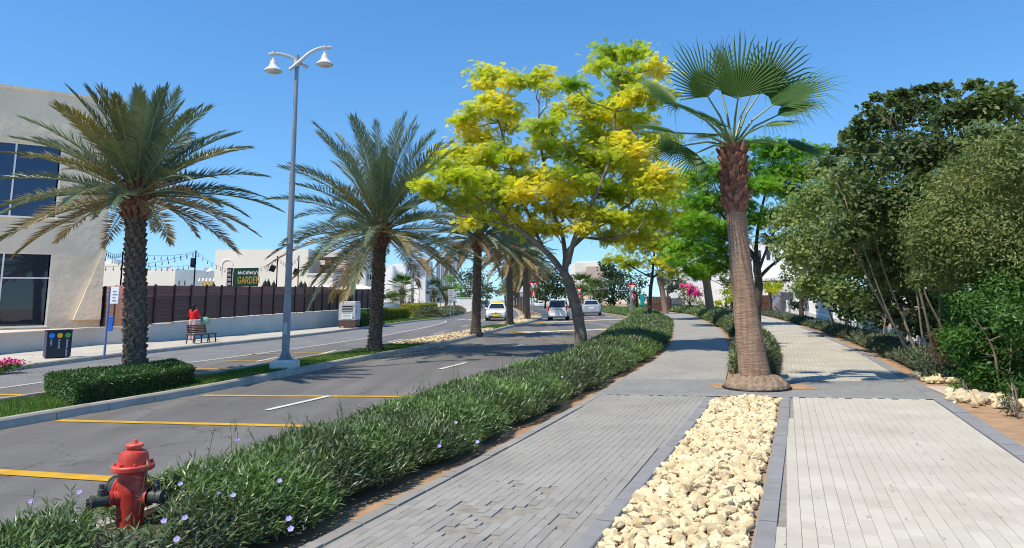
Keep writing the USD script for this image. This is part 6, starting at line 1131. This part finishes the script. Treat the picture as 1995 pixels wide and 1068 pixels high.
c = V(884, 575, 76); sb_ = thing('sign_back', 'single grey sign back on a thin post just right of the stacked ones', 'road sign', (c[0], 76, 0)); obj('pole', MB().tube([(c[0], 76.05, 0), (c[0], 76.05, c[2] + .4)], .04, 8), STEEL, sb_); obj('plate', tri(c, .8, True, 76), GREY_M, sb_); obj('lower_plate', MB().box((c[0], 76, c[2] - .5), (.5, .02, .3), 0, .005), GREY_M, sb_)
c = V(1228.5, 566, 70); ds = thing('direction_sign', 'dark blue direction sign on a thick grey pole right of the road', 'road sign', (c[0], 70, 0)); obj('pole', MB().tube([(c[0], 70, 0), (c[0], 70, c[2] + .5)], .085, 12), STEEL, ds); pb = obj('board', MB().box((c[0] - .66, 69.93, c[2]), (1.1, .05, .26), 0, .008), NAVY, ds)
for k, w in enumerate((.3, .22, .2)): obj('lettering', MB().box((c[0] - 1.0 + k * .33, 69.9, c[2] + .03), (w, .006, .05)), WHITE_S, pb)
tl = V(1251, 585, 84); tt_ = thing('teal_board', 'small bright teal notice board on the garden wall at the bend', 'sign', (tl[0], 84, 0)); obj('board', MB().box((tl[0], 84, tl[2]), (.45, .08, 1.2), 0, .02), mat('teal', (.0, .33, .36), .5), tt_); obj('post', MB().box((tl[0], 84.1, tl[2] / 2 - .3), (.08, .08, tl[2])), STEEL, tt_)
for u, v0, Y, lab in ((1034, 478, 82, 'slim grey lamp post among the median palms'), (858, 545, 92, 'slim grey post left of the stacked sign backs')): a = V(u, v0, Y); t = thing('slim_post', lab, 'post', (a[0], Y, 0)); obj('pole', MB().tube([(a[0], Y, 0), (a[0], Y, a[2] * .5), (a[0], Y, a[2])], [.07, .06, .04], 10), STEEL, t); obj('base', MB().box((a[0], Y, .1), (.3, .3, .2), 0, .02), STEEL, t)
# ---------------------------------------------------------------- cars
def paint(name, c): return mat(name, c, .3, var=.02, spec=.6, coat=.6)
TYRE = mat('tyre', (.015, .015, .016), .85, var=.1); RIM = mat('rim', (.35, .35, .36), .35, metal=.7, var=.05); TAIL = mat('tail_lamp', (.38, .008, .012), .25, var=.05); HEAD = mat('head_lamp', (.55, .57, .6), .15, var=.05); TRIM = mat('car_trim', (.02, .02, .022), .5, var=.1)
def car(label, cat, name, loc, ang, body, cabin, wb, pm, style, sc=1., plate=(.75, .75, .75)):
    """body: (y, half width, z under, z waist, z top) stations rear to front; cabin: y of rear base, rear roof, front roof, front base, belt z, roof z, half widths."""
    t = thing(name, label, cat, loc, ang, scale=sc); w = dict(world=False); m = MB(); rings = []
    for (y, hw, zb, zm, zt) in body:
        half = [(hw * .80, zb), (hw * .95, zb + .05), (hw * .985, zb + .2), (hw, zm), (hw * .965, zt - .05), (hw * .86, zt - .005), (hw * .45, zt + .012)]; rings.append([(x, y, z) for x, z in half] + [(-x, y, z) for x, z in half[::-1]])
    k = len(rings[0]); R_ = np.array(rings); n = len(rings); yy = R_[:, 0, 1]; ys = np.linspace(0, n - 1, n * 4 - 3); S_ = PchipInterpolator(np.arange(n), R_.reshape(n, -1))(ys).reshape(len(ys), k, 3); n2 = len(ys)
    i, j = np.meshgrid(np.arange(n2 - 1), np.arange(k), indexing='ij'); q = np.stack([i * k + j, i * k + (j + 1) % k, (i + 1) * k + (j + 1) % k, (i + 1) * k + j], -1).reshape(-1, 4); m.add(S_.reshape(-1, 3), q[:, ::-1])
    for e, o in ((0, 1), (n2 - 1, 0)): m.add(S_[e], [(0, a, a + 1) if o else (0, a + 1, a) for a in range(1, k - 1)])
    obj('body', m, pm, t, smooth=40, **w)
    y0, y1, y2, y3, zb, zr, hb, ht = cabin; C8 = lambda e: None
    P = [(s * hb, y0, zb) for s in (-1, 1)] + [(s * ht, y1, zr - .03) for s in (-1, 1)] + [(s * ht * .7, y1 + .05, zr) for s in (-1, 1)] + [(s * ht, y2, zr - .04) for s in (-1, 1)] + [(s * ht * .7, y2 - .05, zr) for s in (-1, 1)] + [(s * hb, y3, zb) for s in (-1, 1)] + [(0, (y1 + y2) / 2, zr + .03)] + [(s * ht * .98, (y1 + y2) / 2, zr) for s in (-1, 1)]
    obj('cabin', hullm(P), pm if style.get('roof') is None else style['roof'], t, smooth=30, **w)
    def pane(nm, a, b, c, d, mm=GLASS_C, off_=.006):
        a, b, c, d = map(np.array, (a, b, c, d)); nn = unit(np.cross(b - a, d - a)); ce = (a + b + c + d) / 4; nn = nn if nn @ (ce - np.array([0, (y0 + y3) / 2, zb])) > 0 else -nn
        return obj(nm, MB().hexa([p + nn * .001 - nn * .0 for p in (a, b, c, d)], [p + nn * off_ for p in (a, b, c, d)]), mm, t, **w)
    L = lambda a, b, f: tuple(np.array(a) * (1 - f) + np.array(b) * f)
    for nm, yb, yt in (('rear_window', y0, y1), ('windscreen', y3, y2)):
        a, b, c, d = (-hb, yb, zb), (hb, yb, zb), (ht, yt, zr - .03), (-ht, yt, zr - .03); pane(nm, L(L(a, b, .06), L(d, c, .06), .07), L(L(a, b, .94), L(d, c, .94), .07), L(L(a, b, .08), L(d, c, .08), .88)[:0] or L(L(a, b, .92), L(d, c, .92), .9), L(L(a, b, .08), L(d, c, .08), .9))
    for s in (-1, 1):
        ym = (y1 + y2) / 2 - .1
        for nm, (ya, yb_, yc, yd) in (('rear_side_window', (y0 + (y1 - y0) * .35, ym - .04, ym - .04, y1 + .05)), ('front_side_window', (ym + .04, y3 - (y3 - y2) * .35, y2 - .05, ym + .04))):
            fz = lambda f: (s * (hb + (ht - hb) * f), zb + (zr - .03 - zb) * f); x0, za = fz(.1); x1, z1_ = fz(.86); pane(nm, (x0, ya, za), (x0, yb_, za), (x1, yc, z1_), (x1, yd, z1_))
        obj('mirror', MB().box((s * (hb + .12), y3 - .35, zb + .06), (.2, .1, .14), 0, .03), style.get('mirror', pm), t, **w)
        for yw in wb:
            wh = obj('wheel', MB().lathe([(.20, -.10), (.30, -.105), (.325, -.08), (.325, .08), (.30, .105), (.20, .10), (.20, -.10)], (s * (body[2][1] - .115), yw, .325), 24, (s, 0, 0)), TYRE, t, smooth=40, **w); obj('rim', MB().lathe([(.001, .085), (.06, .095), (.19, .075), (.205, .10)], (s * (body[2][1] - .115), yw, .325), 16, (s, 0, 0)), RIM, wh, **w)
            obj('wheel_arch', MB().lathe([(.345, -.02), (.365, -.02), (.365, .012), (.345, .012)], (s * (body[2][1] - .005), yw, .325), 24, (s, 0, 0)), TRIM, t, **w)
    yr, yf, hw = body[0][0], body[-1][0], body[1][1]
    for nm, mm, c, sz in style['bits']: obj(nm, MB().box(c, sz, 0, min(sz) * .25), mm, t, **w)
    return t
W_CAR, SIL = paint('white_car', (.72, .72, .72)), paint('silver_car', (.36, .38, .41)); TAXI_Y = paint('taxi_roof', (.80, .55, .01)); DBL = paint('dark_blue_car', (.012, .02, .05))
SED = [(-2.36, .72, .34, .62, .92), (-2.25, .84, .26, .66, 1.02), (-1.6, .90, .2, .66, 1.03), (0, .91, .19, .62, .98), (1.4, .90, .2, .58, .92), (2.15, .83, .24, .52, .80), (2.36, .70, .32, .5, .68)]
SCAB = (-1.95, -1.15, .25, 1.15, .97, 1.44, .78, .60)
tx = G(969, 624, ZR); taxi = car('white taxi with a yellow roof driving towards the camera', 'car', 'taxi', (tx[0], tx[1], ZR), math.pi - .03, SED, SCAB, (-1.45, 1.42), W_CAR, {'bits': [('roof_panel', TAXI_Y, (0, -.45, 1.462), (1.06, 1.36, .05)), ('taxi_sign', TAXI_Y, (0, -.4, 1.53), (.5, .2, .14)), ('headlight', HEAD, (.62, 2.17, .68), (.36, .22, .12)), ('headlight', HEAD, (-.62, 2.17, .68), (.36, .22, .12)), ('grille', TRIM, (0, 2.33, .58), (.9, .08, .08)), ('air_intake', TRIM, (0, 2.31, .38), (1.25, .1, .2)), ('number_plate', TAXI_Y, (0, 2.38, .46), (.5, .03, .18)), ('emblem', RIM, (0, 2.36, .66), (.14, .05, .09)), ('fog_lamp', TRIM, (.7, 2.22, .42), (.2, .14, .16)), ('fog_lamp', TRIM, (-.7, 2.22, .42), (.2, .14, .16))]}, sc=1.06)
sd = G(1147, 613.3, ZR); car('silver sedan seen from behind near the bend', 'car', 'sedan', (sd[0], 82, ZR), -.10, SED, SCAB, (-1.45, 1.42), SIL, {'bits': [('tail_lamp', TAIL, (.62, -2.24, .82), (.36, .16, .17)), ('tail_lamp', TAIL, (-.62, -2.24, .82), (.36, .16, .17)), ('number_plate', WHITE_S, (0, -2.37, .72), (.5, .03, .13)), ('bumper_strip', TRIM, (0, -2.31, .36), (1.3, .1, .1)), ('boot_line', TRIM, (0, -2.34, .86), (.9, .03, .02))]}, sc=1.16)
MPV = [(-2.02, .70, .36, .8, 1.02), (-1.95, .80, .28, .8, 1.06), (-1.3, .83, .22, .75, 1.06), (0, .84, .21, .72, 1.03), (1.2, .83, .22, .68, 1.0), (1.85, .78, .26, .6, .88), (2.05, .66, .34, .55, .74)]
vn = G(1089, 623.5, ZR); car('white people carrier seen from behind in the right carriageway', 'van', 'white_van', (vn[0], vn[1], ZR), -.12, MPV, (-1.97, -1.72, .55, 1.35, 1.03, 1.68, .77, .66), (-1.30, 1.30), W_CAR, {'bits': [('tail_lamp', TAIL, (.72, -1.93, .98), (.14, .18, .42)), ('tail_lamp', TAIL, (-.72, -1.93, .98), (.14, .18, .42)), ('number_plate', WHITE_S, (0, -2.03, .80), (.5, .04, .13)), ('plate_bar', RIM, (0, -2.02, .92), (.8, .05, .05)), ('bumper', W_CAR, (0, -2.0, .44), (1.5, .16, .22)), ('under_trim', TRIM, (0, -1.98, .30), (1.3, .14, .07)), ('wiper', TRIM, (.15, -1.95, 1.1), (.5, .02, .02)), ('rear_spoiler', W_CAR, (0, -1.78, 1.67), (1.2, .24, .05))], 'mirror': TRIM}, sc=1.03)
SUVb = [(-2.3, .74, .42, .8, 1.05), (-2.2, .88, .34, .85, 1.12), (-1.5, .93, .3, .85, 1.13), (0, .94, .28, .82, 1.12), (1.4, .93, .3, .78, 1.08), (2.1, .88, .34, .72, 1.0), (2.32, .76, .4, .66, .88)]
x_ = V(945, 590, 165); car('dark blue off roader coming down the left carriageway', 'car', 'off_roader', (x_[0], 165, ZR), math.pi - .1, SUVb, (-2.2, -1.9, .4, 1.1, 1.1, 1.78, .84, .70), (-1.4, 1.42), DBL, {'bits': [('headlight', HEAD, (.66, 2.18, .86), (.26, .2, .18)), ('headlight', HEAD, (-.66, 2.18, .86), (.26, .2, .18)), ('grille', RIM, (0, 2.3, .78), (.8, .08, .22)), ('number_plate', WHITE_S, (0, 2.34, .55), (.5, .03, .13)), ('bumper', TRIM, (0, 2.26, .46), (1.5, .16, .14))]})
for u, Y, a, lab in ((1051, 175, .2, 'distant white car on the right carriageway between the palms and the yellow tree trunk'), (1042, 215, .2, 'farthest small white car partly hidden behind the other white car')):
    q = V(u, 590, Y); car(lab, 'car', 'white_car', (q[0], Y, ZR), a, SED, SCAB, (-1.45, 1.42), W_CAR, {'bits': [('tail_lamp', TAIL, (.62, -2.24, .82), (.36, .16, .17)), ('tail_lamp', TAIL, (-.62, -2.24, .82), (.36, .16, .17)), ('number_plate', WHITE_S, (0, -2.37, .72), (.5, .03, .13))]})

# dry leaves and twigs scattered over the paving
r = np.random.default_rng(61); n = 110; P = []
while len(P) < n:
    y = r.uniform(4.6, 12.); x = r.uniform(-1.5, 7.)
    if (pL0(y) + .05 < x < pL1(y) - .2) or (pR0(y) + .2 < x < pR1(y) - .05): P.append((x, y, .006))
a = r.uniform(0, 6.28, n); tag(obj('leaf_litter', MB().add(*leaves(np.array(P), np.stack([np.cos(a), np.sin(a), r.uniform(0, .25, n)], 1), np.stack([a * 0, a * 0, a * 0 + 1.], 1) + r.normal(0, .2, (n, 3)), r.uniform(.02, .06, n), r.uniform(.004, .016, n))), DRY_L), 'small dry leaves and twigs scattered over the two paved paths', 'litter', kind='stuff')
